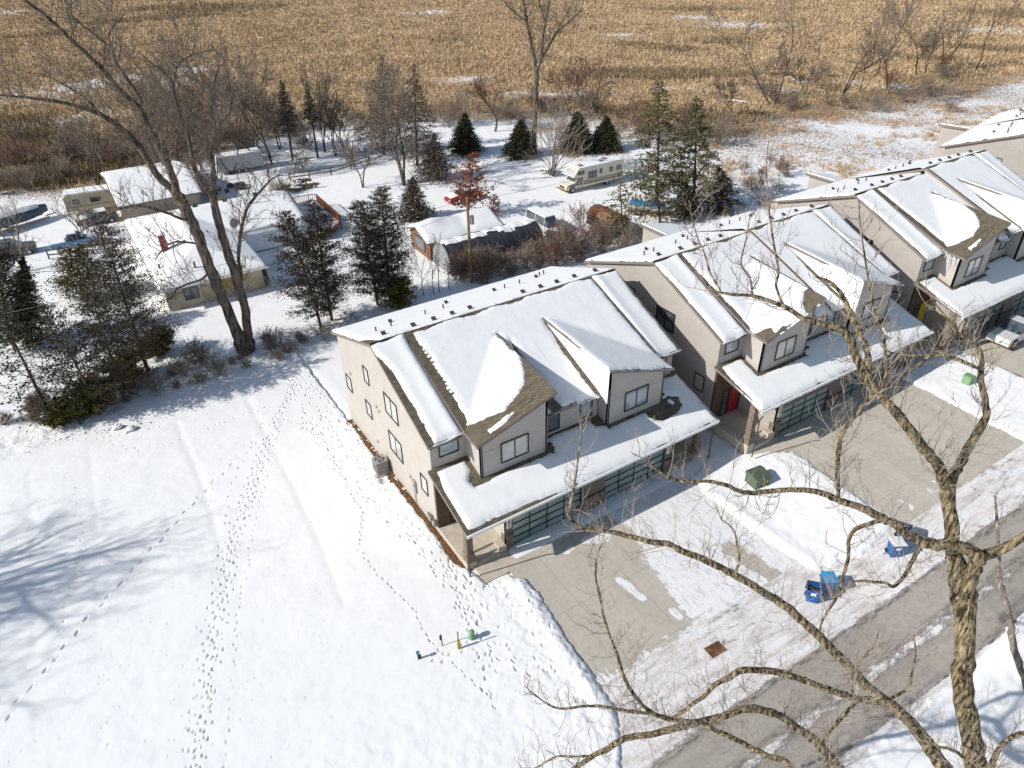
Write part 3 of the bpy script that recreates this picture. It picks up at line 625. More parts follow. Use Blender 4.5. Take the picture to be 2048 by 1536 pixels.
    if step:
        wl.prism([(0, -7.17, 9.7), (0, -14.4, zmain(14.4)-.2), (0, -14.4, zmain(14.4)-.2+step), (0, -7.17, 9.75+step)], (.12, 0, 0))
    UL, VF = (9.16, 18.) if bare == 'A' else (8.98, 17.75)
    slab(lo, [(-9.16, -13.71, zlow(13.71)), (9.16, -13.71, zlow(13.71)), (9.16, -VF, zlow(VF)), (-UL+.15*(bare != 'A'), -VF, zlow(VF))], .2)
    wl.build('wall', WM, T); ga.build('garage_wall', BROWN, T)
    st = MB(); st.box(-.87, -17.15, -1., .87, -17.06, 1.05); st.box(-.89, -17.18, 1.05, .89, -17.07, 1.13, 1); st.build('stone_base', [STONE, DKMETAL], T)
    gut = MB(); gut.box(-UL, -VF-.12, zlow(VF)-.2, 9.16, -VF, zlow(VF)-.05); gut.build('gutter', WHITE, T)
    roof = rf.build('roof', [SHING, FASC], T); low = lo.build('lower_roof', [SHING, FASC], T)
    mn = lambda *a: np.minimum.reduce([np.broadcast_to(x, np.shape(a[0])) for x in a])
    sd = int(abs(ox)*3)
    for s, dz in ((-1, 0.), (1, step)):
        lo_, hi_ = (-9.16, 0) if s < 0 else (0, 9.16)
        bA = bare == 'A' and s < 0
        rear = lambda U, V: mn(9.12-np.abs(U)+.0*V, V+.42, 6.93-V+.08*np.sin(U*1.3)-.0*U) - (np.clip(.9-np.hypot(U+9.0, (V-6.3)*.9), 0, 1)*1.6 if bA else 0)
        roof_snow(roof, lo_, hi_, -.45, 7.2, lambda U, V, dz=dz: zrear(V)+dz*np.clip(V, 0, 9)/7.17, rear, .17, .12, sd+1+s, .08, .45, 0, 0.)
        ss = .42 if (s < 0 and bare == 'A') else .12
        es = lambda U, V, ss=ss: mn(9.14-np.abs(U)-ss*sstep(7.6, 9.5, V)*1.1, np.abs(U)-7.08, V-7.28, 14.04-V)
        roof_snow(roof, lo_ if s < 0 else 7.0, -7.0 if s < 0 else hi_, 7.15, 14.1, lambda U, V: zend(V)+.10*np.exp(-((np.abs(U)-7.2)/.5)**2), es, .15, .1, sd+3+s, .05, .4, 0, dz)
        holes = []
        if s < 0 and bare in 'AC':
            holes = [[(-1.2, 9.9), (-1.95, 12.2), (-2.3, 13.2), (-2.85, 13.95), (-3.6, 14.4), (-4.6, 14.66), (-5.6, 14.4), (-6.5, 14.1), (-6.85, 13.9), (-8, 13.9), (-8, 16.5), (-1, 16.5)]]
        elif s < 0: holes = [[(-7.5, 14.6), (-6.2, 14.9), (-5.4, 15.4), (-5.0, 16), (-7.5, 16.2)], [(-1.5, 14.4), (-2.2, 14.3), (-3.2, 15.1), (-3.8, 15.9), (-1.5, 16)]]
        rk = .55 if (s < 0 and bare in 'AC') else (.32 if s < 0 else .10)
        def mm_(U, V, holes=holes, rk=rk, s=s):
            a = np.abs(U); A = 1.78 if s < 0 else 1.72
            outer = np.where((a > 1.75), mn(7.0-a-rk*sstep(14.6, 13.6, V), 15.7-V), 15.12-V)
            d = mn(outer, V-7.32-.1*np.sin(U*2))
            d = np.minimum(d, np.where(V > VA+.2, np.abs(a-A)-.08-(.28*sstep(10, 12, V) if True else 0)*(a < A), 9))
            row = (np.mod(V, .29) < .13)*1.; d = d-row*np.clip(.4-np.abs(d)*.9, 0, .26)*sstep(.3, .6, vnoise(U*2.2, V*1.7, 9))*(s < 0)*(V < 14)*(np.abs(U) > 5.6)*(bare == 'A')
            for h in holes: d = np.minimum(d, -sdf(h, U, V))
            if holes and s < 0: d = np.maximum(d, sdf([(-6.0, 15.2), (-4.75, 15.12), (-4.4, 15.2), (-4.9, 15.42), (-6.05, 15.5)], U, V)*1.)
            return d
        def zz(U, V):
            a = np.abs(U); zd = zdor(a, V); return np.where((a > 1.75) & (zd > zmain(V)), zd, zmain(V))
        roof_snow(roof, -7.06 if s < 0 else 0, 0 if s < 0 else 7.06, 7.15, 15.8, zz, mm_, .12, .05 if bare == 'A' else .09, sd+5+s, .07, .45, 16, dz)
    def lows(U, V):
        a = np.abs(U); d = mn(np.where(U < 0, UL-.06, 9.1)-a-(.18+.22*sstep(15.5, 13.8, V))*(U < 0)*(1 if bare == 'A' else .5), V-np.where(a > 6.67, 13.98, np.where(a > 2.22, 15.62, 14.62)), VF-.05-V-(.18*sstep(-2, -7, U) if bare == 'A' else 0))
        k = np.where((a > 2.1) & (a < 6.85), V-15.65, np.where(a <= 2.1, np.minimum(V-14.7, 9), 9)); d = np.minimum(d, k)
        d = np.minimum(d, np.where((a > 6.6) & (V < 15.6), a-6.95, 9))
        if bare == 'A':
            for h in ([(-7.45, 15.2), (-6.9, 14.6), (-6.5, 15.4), (-5.6, 15.5), (-6.4, 15.75), (-7.3, 15.7)], [(5.1, 15.4), (5.0, 16.0), (5.7, 16.6), (6.9, 16.55), (7.8, 16.1), (8.0, 15.5), (7.4, 15.1), (6.8, 15.3), (6.6, 15.0)], [(1.3, 14.6), (1.5, 15.2), (2.3, 15.35), (2.8, 15.2), (2.5, 14.6)], [(-2.0, 14.5), (-2.6, 15.5), (-1.9, 15.75), (-1.6, 15.3)]): d = np.minimum(d, -sdf(h, U, V))
            d = np.maximum(d, .6*sdf([(7.1, 15.5), (7.3, 15.4), (7.5, 15.75), (7.2, 15.85)], U, V))
        return d
    roof_snow(low, -9.2, 9.2, 13.7, 18.05, lambda U, V: zlow(V), lows, .14, .09, sd+9, .05, .4)
    # vents and pipes on the rear slope
    bp = [(-6.2, 1), (-5.3, 1), (-2.9, 1), (-1.6, 1), (5.0, 1), (6.6, 1), (-6.95, 0), (-5.4, 0), (-4.2, 0), (-3.1, 0), (-2.0, 0), (2.2, 0), (3.5, 0), (4.7, 0), (6., 0), (7.6, 0)]
    pipes = [(-7.78, 4.7), (-6.65, 4.45), (-4.05, 4.0), (-2.6, 3.75), (2.6, 3.1), (3.9, 3.0), (6.1, 2.3), (6.6, 2.1)]
    for i, (x, v) in enumerate(pipes):
        dz = step*v/7.17 if x > 0 else 0; z = zrear(v)+dz; m = MB(); m.tube([(x, -v, z), (x, -v, z+.2), (x, -v, z+.48)], [.08, .05, .05], 8); m.build('vent_pipe', DKMETAL, roof)
    boxes = [(-7.9, 6.3), (-6.0, 6.45), (-4.6, 6.45), (-3.3, 6.45), (-2.0, 6.4), (2.0, 6.4), (3.4, 6.4), (4.7, 6.45), (6.2, 6.4), (7.9, 6.5), (-6.2, 3.2), (-1.7, 2.4), (1.8, 3.0), (5.6, 2.6)]
    for i, (x, v) in enumerate(boxes):
        dz = step*v/7.17 if x > 0 else 0; z = zrear(v)+dz; k = .6 if i < 10 else .5
        m = MB(); m.box(x-.14*k, -v-.14*k, z, x+.14*k, -v+.14*k, z+.24); m.prism([(x-.24*k, -v-.24*k, z+.2), (x+.24*k, -v-.24*k, z+.2), (x+.24*k, -v+.24*k, z+.30), (x-.24*k, -v+.24*k, z+.30)], (0, 0, .05)); m.build('box_vent', DKMETAL, roof)
    # small things by the dormers: exhaust stubs
    for x in (-2.0, 6.85):
        m = MB(); v = 15.0 if x > 0 else 15.15; z = zlow(v)+(.0); m.tube([(x, -v-.1, z), (x, -v-.1, z+.3), (x+.05, -v-.3, z+.32)], .1, 7); m.build('exhaust_stub', DKMETAL, low)
    if bump_:
        m = MB(); m.prism([(-.75, 3.2, -1.2), (2.6, 3.2, -1.2), (2.6, 3.2, 6.35), (-.75, 3.2, 7.1)], (0, -3.3, 0)); m.build('rear_wing', WM, T)
        m = MB(); slab(m, [(-1.0, 3.5, 7.4), (-1.0, -.1, 7.4), (2.9, -.1, 6.5), (2.9, 3.5, 6.5)], .2); q = m.build('wing_roof', [SHING, FASC], T)
        m = MB(); m.prism([(-.85, 3.4, 7.38), (-.85, .3, 7.38), (2.8, .3, 6.54), (2.8, 3.4, 6.54)], (0, 0, .11)); m.build('snow_cover', SNOWR, q)
    if bare == 'C':
        for k in range(7):
            x = -7.0+.05*k*(k % 2); y = -14.3-.17*k; z = zdor(7.0, -y)-.12; m = MB(); m.tube([(x, y, z), (x, y, z-.25-.12*(k % 3)), (x, y, z-.5-.3*(k % 3))], [.045, .03, .006], 6); m.build('icicle', ICE, roof)
    return T
ICE = plain('ice', (.72, .78, .80), .15, .05, spec=.6)
twin_house('twin_house', 'nearest cream twin house, with bare brown shingles on its left dormer', 0, 0, 0)
twin_house('twin_house', 'cream twin house in the middle of the row, partly behind bare branches', 20.07, -1.85, .78, .2, True, True, 'B', ('2806', '2808'), ('r', 'y'))
twin_house('twin_house', 'tan lap sided twin house, third in the row, with bare dormer shingles', 40.28, -2.61, 1.66, .46, True, True, 'C', ('2810', '2812'), ('y', 'y'))
twin_house('twin_house', 'tan twin house cut off by the right edge, farthest in the row', 64.2, -1.2, 2.65, .3, True, True, 'B', ('2814', '2816'), ('y', 'y'))
_d = [o for o in bpy.data.objects if o.name.startswith('twin_house')][-1]; _d.rotation_euler = (0, 0, R(12))
# ---------------- sheds, ranch house and yard things ----------------
def gable_snow(name, parent, x0, x1, y0, y1, zfun, res=.25, T=.2, seed=0, mat=SNOWR):
    xs = np.arange(x0, x1+res*.5, res); ys = np.arange(y0, y1+res*.5, res); X, Y = np.meshgrid(xs, ys)
    d = np.minimum(np.minimum(X-x0, xs[-1]-X), np.minimum(Y-y0, ys[-1]-Y)); zz = zfun(X, Y)
    Z = np.where(np.isnan(zz), 0, zz)+T*np.sqrt(np.clip(d/.45, 0, 1))+.03*fbm(X*.7+seed, Y*.7, 3, 12)*np.clip(d, 0, 1)-.01
    V = np.stack([X, Y, Z], -1).reshape(-1, 3); F = gridfaces(len(xs), len(ys), ~np.isnan(zz)); return npmesh(name, V, F, mat, parent)
# ranch house with an L of two hipped blocks
T = thing('ranch_house', 'low cream ranch house with snowy hip roof, rust stained wall and red chimney', 'house', (-12, 35, 0))
m = MB(); L = lambda x, y, z: (x+12, y-35, z)
m.box(-4.7, -9.8, -.5, 4.2, 10.9, 2.5); m.build('wall', OLDW, T)
m = MB(); m.box(4.2, .6, -.5, 11.7, 10.5, 2.5); m.build('wall', plain('grey cream wall', (.47, .44, .40), .7, .1), T)
m = MB(); e = .5
slab(m, [(-5.2, -10.3, 2.5), (4.7, -10.3, 2.5), (-.25, -4.6, 4.05)]); slab(m, [(-5.2, -10.3, 2.5), (-.25, -4.6, 4.05), (-.25, 5.6, 4.05), (-5.2, 11.3, 2.5)])
slab(m, [(4.7, -10.3, 2.5), (4.7, 11.3, 2.5), (-.25, 5.6, 4.05), (-.25, -4.6, 4.05)]); slab(m, [(-5.2, 11.3, 2.5), (-.25, 5.6, 4.05), (4.7, 11.3, 2.5)])
slab(m, [(-.2, 5.6, 4.06), (12.2, 5.6, 4.06), (12.2, -.1, 2.52), (4.6, -.1, 2.52)]); slab(m, [(-.2, 5.6, 4.06), (4.6, 11.2, 2.52), (12.2, 11.2, 2.52), (12.2, 5.6, 4.06)])
rf = m.build('roof', [SHING, WHITE], T)
def hz(X, Y):
    dx = np.minimum(X+5.2, 4.7-X); dy = np.minimum(Y+10.3, 11.3-Y); a = np.where((dx >= -.01) & (dy >= -.01), 2.5+np.minimum(dx*.313, dy*.272), np.nan)
    b = np.where((X > -.2) & (Y > -.11) & (X < 12.21), 4.06-.27*np.abs(Y-5.6), np.nan); return np.fmax(a, b)
gable_snow('snow_cover', rf, -5.15, 12.15, -10.25, 11.25, hz, .2, .18)
m = MB(); m.box(-3.3, -3.0, 3.2, -2.7, -2.4, 5.0); ch = m.build('chimney', REDB, rf); m = MB(); m.box(-3.4, -3.1, 5.0, -2.6, -2.3, 5.1); m.dome((-3., -2.7, 5.1), .4, .4, .12, 10, 3); m.build('cap', SNOWR, ch)
for x, y in ((-4.2, -6), (1.5, -1), (-1.4, -8.4), (3.2, 4.)):
    m = MB(); m.cyl((x, y, 2.9), .09, .9 if abs(x) < 2 else .5, 8); m.build('vent_pipe', DKMETAL, rf)
for x, y in ((2.0, 6.6), (5.2, 6.5), (8.6, 6.4)):
    m = MB(); m.box(x-.25, y-.2, 3.8, x+.25, y+.2, 4.35); m.build('box_vent', DKMETAL, rf)
m = MB(); m.cyl((4.3, -.9, 2.7), .04, 1.3, 6); m.add([(4.3+.5*math.cos(a)*.9, -1.0-.15*math.cos(a*2)*.3, 4.0+.5*math.sin(a)) for a in np.arange(12)*math.pi/6], [tuple(range(12))]); m.build('satellite_dish', METAL, rf)
window(T, (-2.5, -9.8, 1.45), 1.3, 1.3, (0, -1, 0), GLASS, True); window(T, (7.0, .6, 1.5), 1.5, 1.4, (0, -1, 0), GLASS, True); window(T, (4.2, -5, 1.5), 1.2, 1.2, (1, 0, 0), GLASS)
for y in (-6, 1, 7): window(T, (-4.7, y, 1.5), 1.3, 1.2, (-1, 0, 0), GLASS)
m = MB(); m.box(9.6, .5, 0, 10.5, .6, 2.1); m.build('door', DKMETAL, T)
m = MB(); m.box(-5.25, -10.4, 2.32, 4.75, -10.28, 2.46); m.build('gutter', WHITE, T)
# detached garage
T = thing('garage', 'detached tan garage with a broad plain snow covered roof behind the ranch house', 'garage', (-12, 60.5, 0))
m = MB(); m.box(-4.7, -7.2, -.5, 4.4, 7, 2.35); m.prism([(-4.7, -7.2, 2.35), (-4.7, 7, 2.35), (-4.7, 0, 3.7)], (.15, 0, 0)); m.prism([(4.25, -7.2, 2.35), (4.25, 7, 2.35), (4.25, 0, 3.7)], (.15, 0, 0)); m.build('wall', plain('tan block wall', (.36, .31, .25), .7, .1), T)
m = MB(); slab(m, [(-5.1, -8.3, 2.25), (4.8, -8.3, 2.25), (4.8, 0, 3.85), (-5.1, 0, 3.85)]); slab(m, [(-5.1, 7.6, 2.25), (4.8, 7.6, 2.25), (4.8, 0, 3.85), (-5.1, 0, 3.85)]); rf = m.build('roof', [SHING, FASC], T)
gable_snow('snow_cover', rf, -5.05, 4.75, -8.25, 7.55, lambda X, Y: 3.85-.197*np.abs(Y), .25, .16)
m = MB(); m.box(1.2, -7.26, 0, 4.0, -7.2, 2.1); m.build('garage_door', plain('pale door', (.42, .37, .31), .6), T)
# white enclosed trailer behind the garage
T = thing('storage_trailer', 'pale box trailer with snow on its roof behind bare trees', 'trailer', (.6, 66.2, 0)); m = MB(); m.box(-3.2, -1.2, .5, 3.2, 1.2, 2.5); m.build('body', plain('grey white panel', (.42, .44, .44), .5, .08), T, bevel=.05)
m = MB(); m.box(-3.1, -1.1, 2.5, 3.1, 1.1, 2.62); m.build('snow_cover', SNOWR, T)
def wheel(parent, x, y, r=.34, w=.22, name='wheel'):
    m = MB(); m.cyl((x, y-w/2, r), r, w, 18, 0, 'y'); t = m.build('wheel', RUBBER, parent); m = MB(); s = -1 if y < 0 else 1
    m.cyl((x, y+s*w/2-.01, r), r*.6, .03, 14, 0, 'y'); 
    for k in range(6): a = k*math.pi/3; m.bar((x, y+s*(w/2+.02), r), (x+r*.55*math.cos(a), y+s*(w/2+.02), r+r*.55*math.sin(a)), .05, .02)
    m.build('rim', RIM, t)
for x in (-.5, .5): wheel(T, x, -1.1); wheel(T, x, 1.1)
# tent like tunnel shelter
T = thing('tunnel_shelter', 'long charcoal tarpaulin tunnel shelter with a grey end behind the near house', 'shelter', (14.3, 19.3, 0))
xs = np.linspace(-5.6, 5.8, 36); an = np.linspace(0, math.pi, 25); A, Xx = np.meshgrid(an, xs); rg = np.abs(np.sin(Xx*math.pi/1.6))
yy = -2.15*np.cos(A)*(1+0*Xx); zz = 2.95*np.sin(A)**.85-.13*rg*np.sin(A)+.05*fbm(Xx*1.5, A*4, 3, 3)-.05
V = np.stack([Xx, yy, zz], -1).reshape(-1, 3); npmesh('cover', V, gridfaces(25, 36), TARPK, T)
m = MB(); pe = [(-5.55, -2.13*math.cos(a), 2.9*math.sin(a)**.85-.04) for a in an]; m.prism(pe, (.05, 0, 0)); m.build('end_panel', TARPG, T); m = MB(); m.prism([(5.75+0*p[0], p[1], p[2]) for p in pe], (.05, 0, 0)); m.build('end_panel', TARPG, T)
sel = (A > 1.25+.22*fbm(Xx*.5, Xx*0, 3, 8)) & (A < 2.75); V2 = V.copy(); V2[:, 2] += .1*sstep(0, .2, np.minimum(A-1.2, 2.8-A)).ravel(); V2[:, 1] *= 1.01
F = gridfaces(25, 36); F = F[sel.ravel()[F].all(1)]; V2, F, _ = compact(V2, F); npmesh('snow_cover', V2, F, SNOWR, T)
m = MB()
for k in range(8):
    x = -5.5+k*1.6; m.tube([(x, -2.12*math.cos(a), 2.86*math.sin(a)**.85) for a in an[2:-2]], .03, 5)
m.build('hoop_frame', TARPK, T)
# plank shed with drifted roof beside the tunnel
T = thing('plank_shed', 'small brown plank shed with a drifted snowy roof beside the tunnel shelter', 'shed', (13, 24.1, 0))
m = MB(); m.box(-4.3, -2.3, -.3, 4.2, 2.3, 2.3); m.prism([(-4.3, -2.3, 2.3), (-4.3, 2.3, 2.3), (-4.3, 0, 3.1)], (.1, 0, 0)); m.prism([(4.1, -2.3, 2.3), (4.1, 2.3, 2.3), (4.1, 0, 3.1)], (.1, 0, 0)); m.build('wall', plain('weathered brown planks', (.20, .105, .055), .8, .35, 5), T)
m = MB(); slab(m, [(-4.8, -2.8, 2.2), (4.6, -2.8, 2.2), (4.6, 0, 3.25), (-4.8, 0, 3.25)]); slab(m, [(-4.8, 2.8, 2.2), (4.6, 2.8, 2.2), (4.6, 0, 3.25), (-4.8, 0, 3.25)]); rf = m.build('roof', [SHING, FASC], T)
gable_snow('snow_cover', rf, -4.78, 4.58, -2.78, 2.78, lambda X, Y: 3.25-.375*np.abs(Y)-.18*np.abs(Y)*np.exp(-((X+4.8)/1.5)**2)*0+.25*np.exp(-((X+2.8)/1.2)**2)*np.exp(-(Y/1.2)**2)-.12*np.exp(-((X-.3)/.8)**2), .15, .26, 3)
m = MB(); m.box(-4.36, -1.3, .6, -4.3, 1.3, 2.0); w = m.build('window', WOOD, T); m = MB(); m.box(-4.38, -1.1, .75, -4.35, 1.1, 1.85); m.build('pane', GLASS, w)
# deck
T = thing('wooden_deck', 'raised wooden deck with slatted railing and orange boards beside the ranch house', 'deck', (2.4, 40, 0))
m = MB(); m.prism([(-2.2, 5, .7), (1.2, 5, .7), (2.1, 4.6, .7), (1.9, -4, .7), (-.2, -6.2, .7), (-2.2, -6.2, .7)], (0, 0, .1)); m.build('floor', DECKW, T)
m = MB(); m.prism([(-2.1, 4.9, .82), (1.1, 4.9, .82), (1.9, 4.5, .82), (1.7, -3.9, .82), (-.3, -6.0, .82), (-2.1, -6.0, .82)], (0, 0, .1)); m.build('snow_cover', SNOW, T)
RP = [(-2.2, 5), (1.2, 5), (2.1, 4.6), (1.9, -4), (-.2, -6.2), (-2.2, -6.2)]
for i, (a, b) in enumerate(zip(RP[:-1], RP[1:])):
    m = MB(); a = np.array(a); b = np.array(b); n = max(2, int(np.linalg.norm(b-a)/.22))
    m.bar((*a, 1.75), (*b, 1.75), .1, .06); m.bar((*a, .95), (*b, .95), .06)
    for k in range(n+1):
        q = a+(b-a)*k/n; m.bar((*q, .75), (*q, 1.75), .09 if k in (0, n) else .05)
    m.build('railing', FENW if i < 2 else DECKW, T)
m = MB()
for x, y in RP: m.bar((x, y, -.2), (x, y, .75), .12)
m.build('leg_frame', DECKW, T)
# rail fences
def rail_fence(label, pts, hgt=1.15):
    T = thing('rail_fence', label, 'fence', pts[0]); P = [np.array((p[0], p[1], 0.))-np.array((pts[0][0], pts[0][1], 0)) for p in pts]
    for a, b in zip(P[:-1], P[1:]):
        m = MB(); m.bar(a+(0, 0, hgt-.1), b+(0, 0, hgt-.1), .07, .13); m.build('rail', FENW, T); m = MB(); m.bar(a+(0, 0, hgt-.62), b+(0, 0, hgt-.62), .07, .13); m.build('rail', FENW, T)
    for p in P: m = MB(); m.bar(p-(0, 0, .3), p+(0, 0, hgt), .14); m.build('post', FENW, T)
rail_fence('weathered two rail fence crossing the snowy back yard by the wood pile', [(5.0, 57.2, 0), (7.6, 56.7, 0), (10.6, 56.3, 0), (13.9, 57.2, 0), (17.2, 58.4, 0)])
rail_fence('short dark rail fence beside the parked blue pickup', [(-25.3, 46, 0), (-23.2, 45.3, 0), (-21, 44.6, 0), (-19, 44, 0)])
# ---------------- vehicles ----------------
def profile_body(mb, prof, hw, taper=.0, mi=0):
    'side profile (x,z) swept across, narrowing upward by taper per metre'
    z0 = min(p[1] for p in prof); n = len(prof); 
    vs = [(x, -(hw-taper*(z-z0)), z) for x, z in prof]+[(x, hw-taper*(z-z0), z) for x, z in prof]
    A = sum(prof[i][0]*prof[(i+1) % n][1]-prof[(i+1) % n][0]*prof[i][1] for i in range(n)); 
    f1 = tuple(range(n)); fs = [f1 if A > 0 else f1[::-1], tuple(range(2*n-1, n-1, -1)) if A > 0 else tuple(range(n, 2*n))]
    for i in range(n):
        j = (i+1) % n; q = (i, i+n, j+n, j); fs.append(q if A > 0 else q[::-1])
    mb.add(vs, fs, mi)
def car(name, label, cat, loc, rz, paint, kind='sedan', snow=True, Lg=4.6, wr=.33):
    T = thing(name, label, cat, loc, rz); h = Lg/2; m = MB()
    if kind == 'sedan':
        body = [(-h, .35), (-h, .85), (-h+.15, .98), (-h+.9, 1.02), (h-1.5, .98), (h-.3, .82), (h, .65), (h, .32)]; cab = [(-h+.55, .98), (-h+1.15, 1.42), (h-2.2, 1.46), (h-1.35, .97)]
    elif kind == 'suv':
        body = [(-h, .4), (-h, 1.05), (h-1.4, 1.08), (h-.2, .98), (h, .75), (h, .38)]; cab = [(-h+.08, 1.04), (-h+.35, 1.72), (h-2.1, 1.78), (h-1.25, 1.06)]
    elif kind == 'pickup':
        body = [(-h, .45), (-h, 1.02), (h-1.45, 1.05), (h-.15, .98), (h, .78), (h, .42)]; cab = [(h-3.35, 1.02), (h-3.15, 1.68), (h-2.15, 1.70), (h-1.4, 1.03)]
    elif kind == 'van':
        body = [(-h, .4), (-h, 1.15), (h-1.1, 1.15), (h-.15, .95), (h, .75), (h, .38)]; cab = [(-h+.03, 1.12), (-h+.12, 2.0), (h-1.75, 2.05), (h-.95, 1.13)]
    profile_body(m, body, .88, .05); m.build('body', paint, T, bevel=.06)
    m = MB(); profile_body(m, cab, .80, .16); c = m.build('cabin', GLASS, T, bevel=.03)
    xa, xb = cab[1][0], cab[2][0]; zt = max(cab[1][1], cab[2][1]); m = MB(); m.box(xa+.02, -.64, zt-.06, xb-.02, .64, zt+.02); 
    for x in np.linspace(xa+.05, xb-.05, 3 if kind != 'pickup' else 2):
        for s in (-1, 1): m.bar((x, s*.68, zt-.03), (x, s*.80, 1.0), .09, .05)
    m.build('roof_panel', paint, T)
    for x in (-h+.85, h-.85):
        for s in (-1, 1): wheel(T, x, s*.80, wr, .22)
    for s in (-1, 1): m = MB(); m.box(h-.08, s*.72-.14, .62, h+.015, s*.72+.14, .78); m.build('headlight', BLIND, T)
    if kind == 'pickup': m = MB(); m.box(-h+.08, -.72, 1.0, h-3.45, .72, 1.08); m.build('bed_snow' if snow else 'bed_cover', SNOWR if snow else DKMETAL, T)
    if snow:
        m = MB(); m.box(xa, -.66, zt+.02, xb, .66, zt+.13); m.prism([(h-1.3, -.75, 1.06), (h-.2, -.7, .9), (h-.2, .7, .9), (h-1.3, .75, 1.06)], (0, 0, .08)); m.build('snow_cover', SNOWR, T, bevel=.05)
    return T
car('parked_car', 'red car with snow on it parked behind the rust brown oak', 'car', (20.6, 36.2, 0), math.pi, RED, 'sedan')
car('parked_car', 'dark grey car at the left edge below the tarp covered boat', 'car', (-28.6, 49.6, 0), 0, CARD, 'suv', False, 4.9)
car('parked_car', 'snow buried car parked in front of the old camper trailer', 'car', (-19.4, 55.0, 0), math.pi, CARD, 'sedan')
car('pickup_truck', 'pale blue old pickup truck with snow in its bed by the short fence', 'pickup truck', (-22.4, 48.2, 0), 0, PICK, 'pickup', True, 5.0)
car('parked_van', 'white van with snowy roof parked at the end of the tunnel shelter', 'van', (23.2, 21.8, 0), -math.pi/2, SILV, 'van', True, 5.6)
T = car('jeep', 'white truck with big spoked wheel parked on the driveway at right edge', 'truck', (38.6, -21.5, 1.62), math.pi, SILV, 'pickup', False, 5.4, .46)
# motorhome
T = thing('motorhome', 'cream motorhome with tan stripes and overhanging cab parked in the snowy yard', 'motorhome', (37.4, 31.6, 0), math.pi)
m = MB(); m.box(-4.4, -1.18, .55, 2.2, 1.18, 2.95); m.prism([(2.15, -1.17, 1.9), (2.15, -1.17, 2.95), (3.1, -1.17, 2.9), (3.75, -1.17, 2.05), (3.6, -1.17, 1.9)], (0, 2.34, 0)); m.build('body', CREAM, T, bevel=.06)
m = MB(); profile_body(m, [(2.1, .45), (2.1, 1.9), (2.75, 1.88), (3.45, 1.25), (4.55, 1.05), (4.7, .95), (4.7, .42)], .98, .02); m.build('cab', CREAM, T, bevel=.05)
m = MB(); m.prism([(2.85, -.82, 1.86), (3.42, -.85, 1.32), (3.42, .85, 1.32), (2.85, .82, 1.86)], (.03, 0, .03)); m.build('windshield', GLASS, T)
m = MB(); m.prism([(3.18, -.95, 2.78), (3.68, -.95, 2.14), (3.68, .95, 2.14), (3.18, .95, 2.78)], (.02, 0, .02)); m.build('cab_window', BLIND, T)
for s in (-1, 1):
    f = (0, s, 0)
    m = MB(); m.prism([(2.2, s*1.0, 1.35), (3.1, s*1.0, 1.35), (2.75, s*.985, 1.78), (2.2, s*.985, 1.78)], (0, s*.02, 0)); m.build('cab_window', GLASS, T)
    window(T, (2.6, s*1.18, 2.45), .95, .4, f, GLASS, False, .04); window(T, (.75, s*1.18, 1.95), 1.35, .85, f, GLASS, True, .05); window(T, (-.6, s*1.18, 2.15), .35, .62, f, GLASS, False, .04); window(T, (-2.3, s*1.18, 2.1), .5, .6, f, GLASS, False, .05); window(T, (-3.6, s*1.18, 2.1), .8, .5, f, GLASS, False, .05)
    for z0, z1, mt in ((.88, 1.12, OLIVE), (1.2, 1.3, TAN), (1.34, 1.40, TAN)):
        m = MB(); m.box(-4.3, s*1.18, z0, 2.15, s*1.19, z1); m.box(2.2, s*1.0, z0-.02, 3.3 if z0 > 1.1 else 4.4, s*.985-s*.02+s*.03, z1-.03); m.build('stripe', mt, T)
    for x, r in ((3.75, .4), (-1.9, .4), ): wheel(T, x, s*.92, r, .28)
    m = MB(); m.box(4.62, s*.7-.16, .72, 4.73, s*.7+.16, .9); m.build('headlight', BLIND, T)
m = MB(); m.box(4.68, -.5, .62, 4.74, .5, .92); m.build('grille', DKMETAL, T); m = MB(); m.box(4.65, -1., .38, 4.85, 1., .52); m.build('bumper', RUST, T)
m = MB(); m.box(-4.35, -1.1, 2.95, 2.9, 1.1, 3.08); m.build('snow_cover', SNOWR, T, bevel=.06)
for x, y in ((-1.2, .2), (-2.2, -.3), (2.2, .3)): m = MB(); m.box(x-.3, y-.25, 3.05, x+.3, y+.25, 3.25); m.build('roof_hatch', METAL, T)
# camper trailer
T = thing('camper_trailer', 'old beige camper trailer with snow on its roof left of the garage', 'camper', (-19.2, 60.2, 0), R(-8))
m = MB(); profile_body(m, [(-2.9, .6), (-2.9, 2.3), (-2.6, 2.6), (2.4, 2.65), (2.9, 2.2), (2.9, 1.2), (2.6, .6)], 1.2, 0); m.build('body', plain('old beige siding', (.42, .37, .28), .6, .12, 3), T, bevel=.06)
window(T, (.6, -1.2, 1.75), 1.2, .55, (0, -1, 0), GLASS); window(T, (-1.6, -1.2, 1.75), .7, .5, (0, -1, 0), GLASS, False)
m = MB(); m.box(-2.8, -1.21, 1.05, 2.7, -1.2, 1.22); m.build('stripe', TAN, T)
m = MB(); m.box(-2.75, -1.1, 2.6, 2.5, 1.1, 2.78); m.build('snow_cover', SNOWR, T, bevel=.06); wheel(T, -.3, -1.05); wheel(T, -.3, 1.05); wheel(T, .5, -1.05); wheel(T, .5, 1.05)
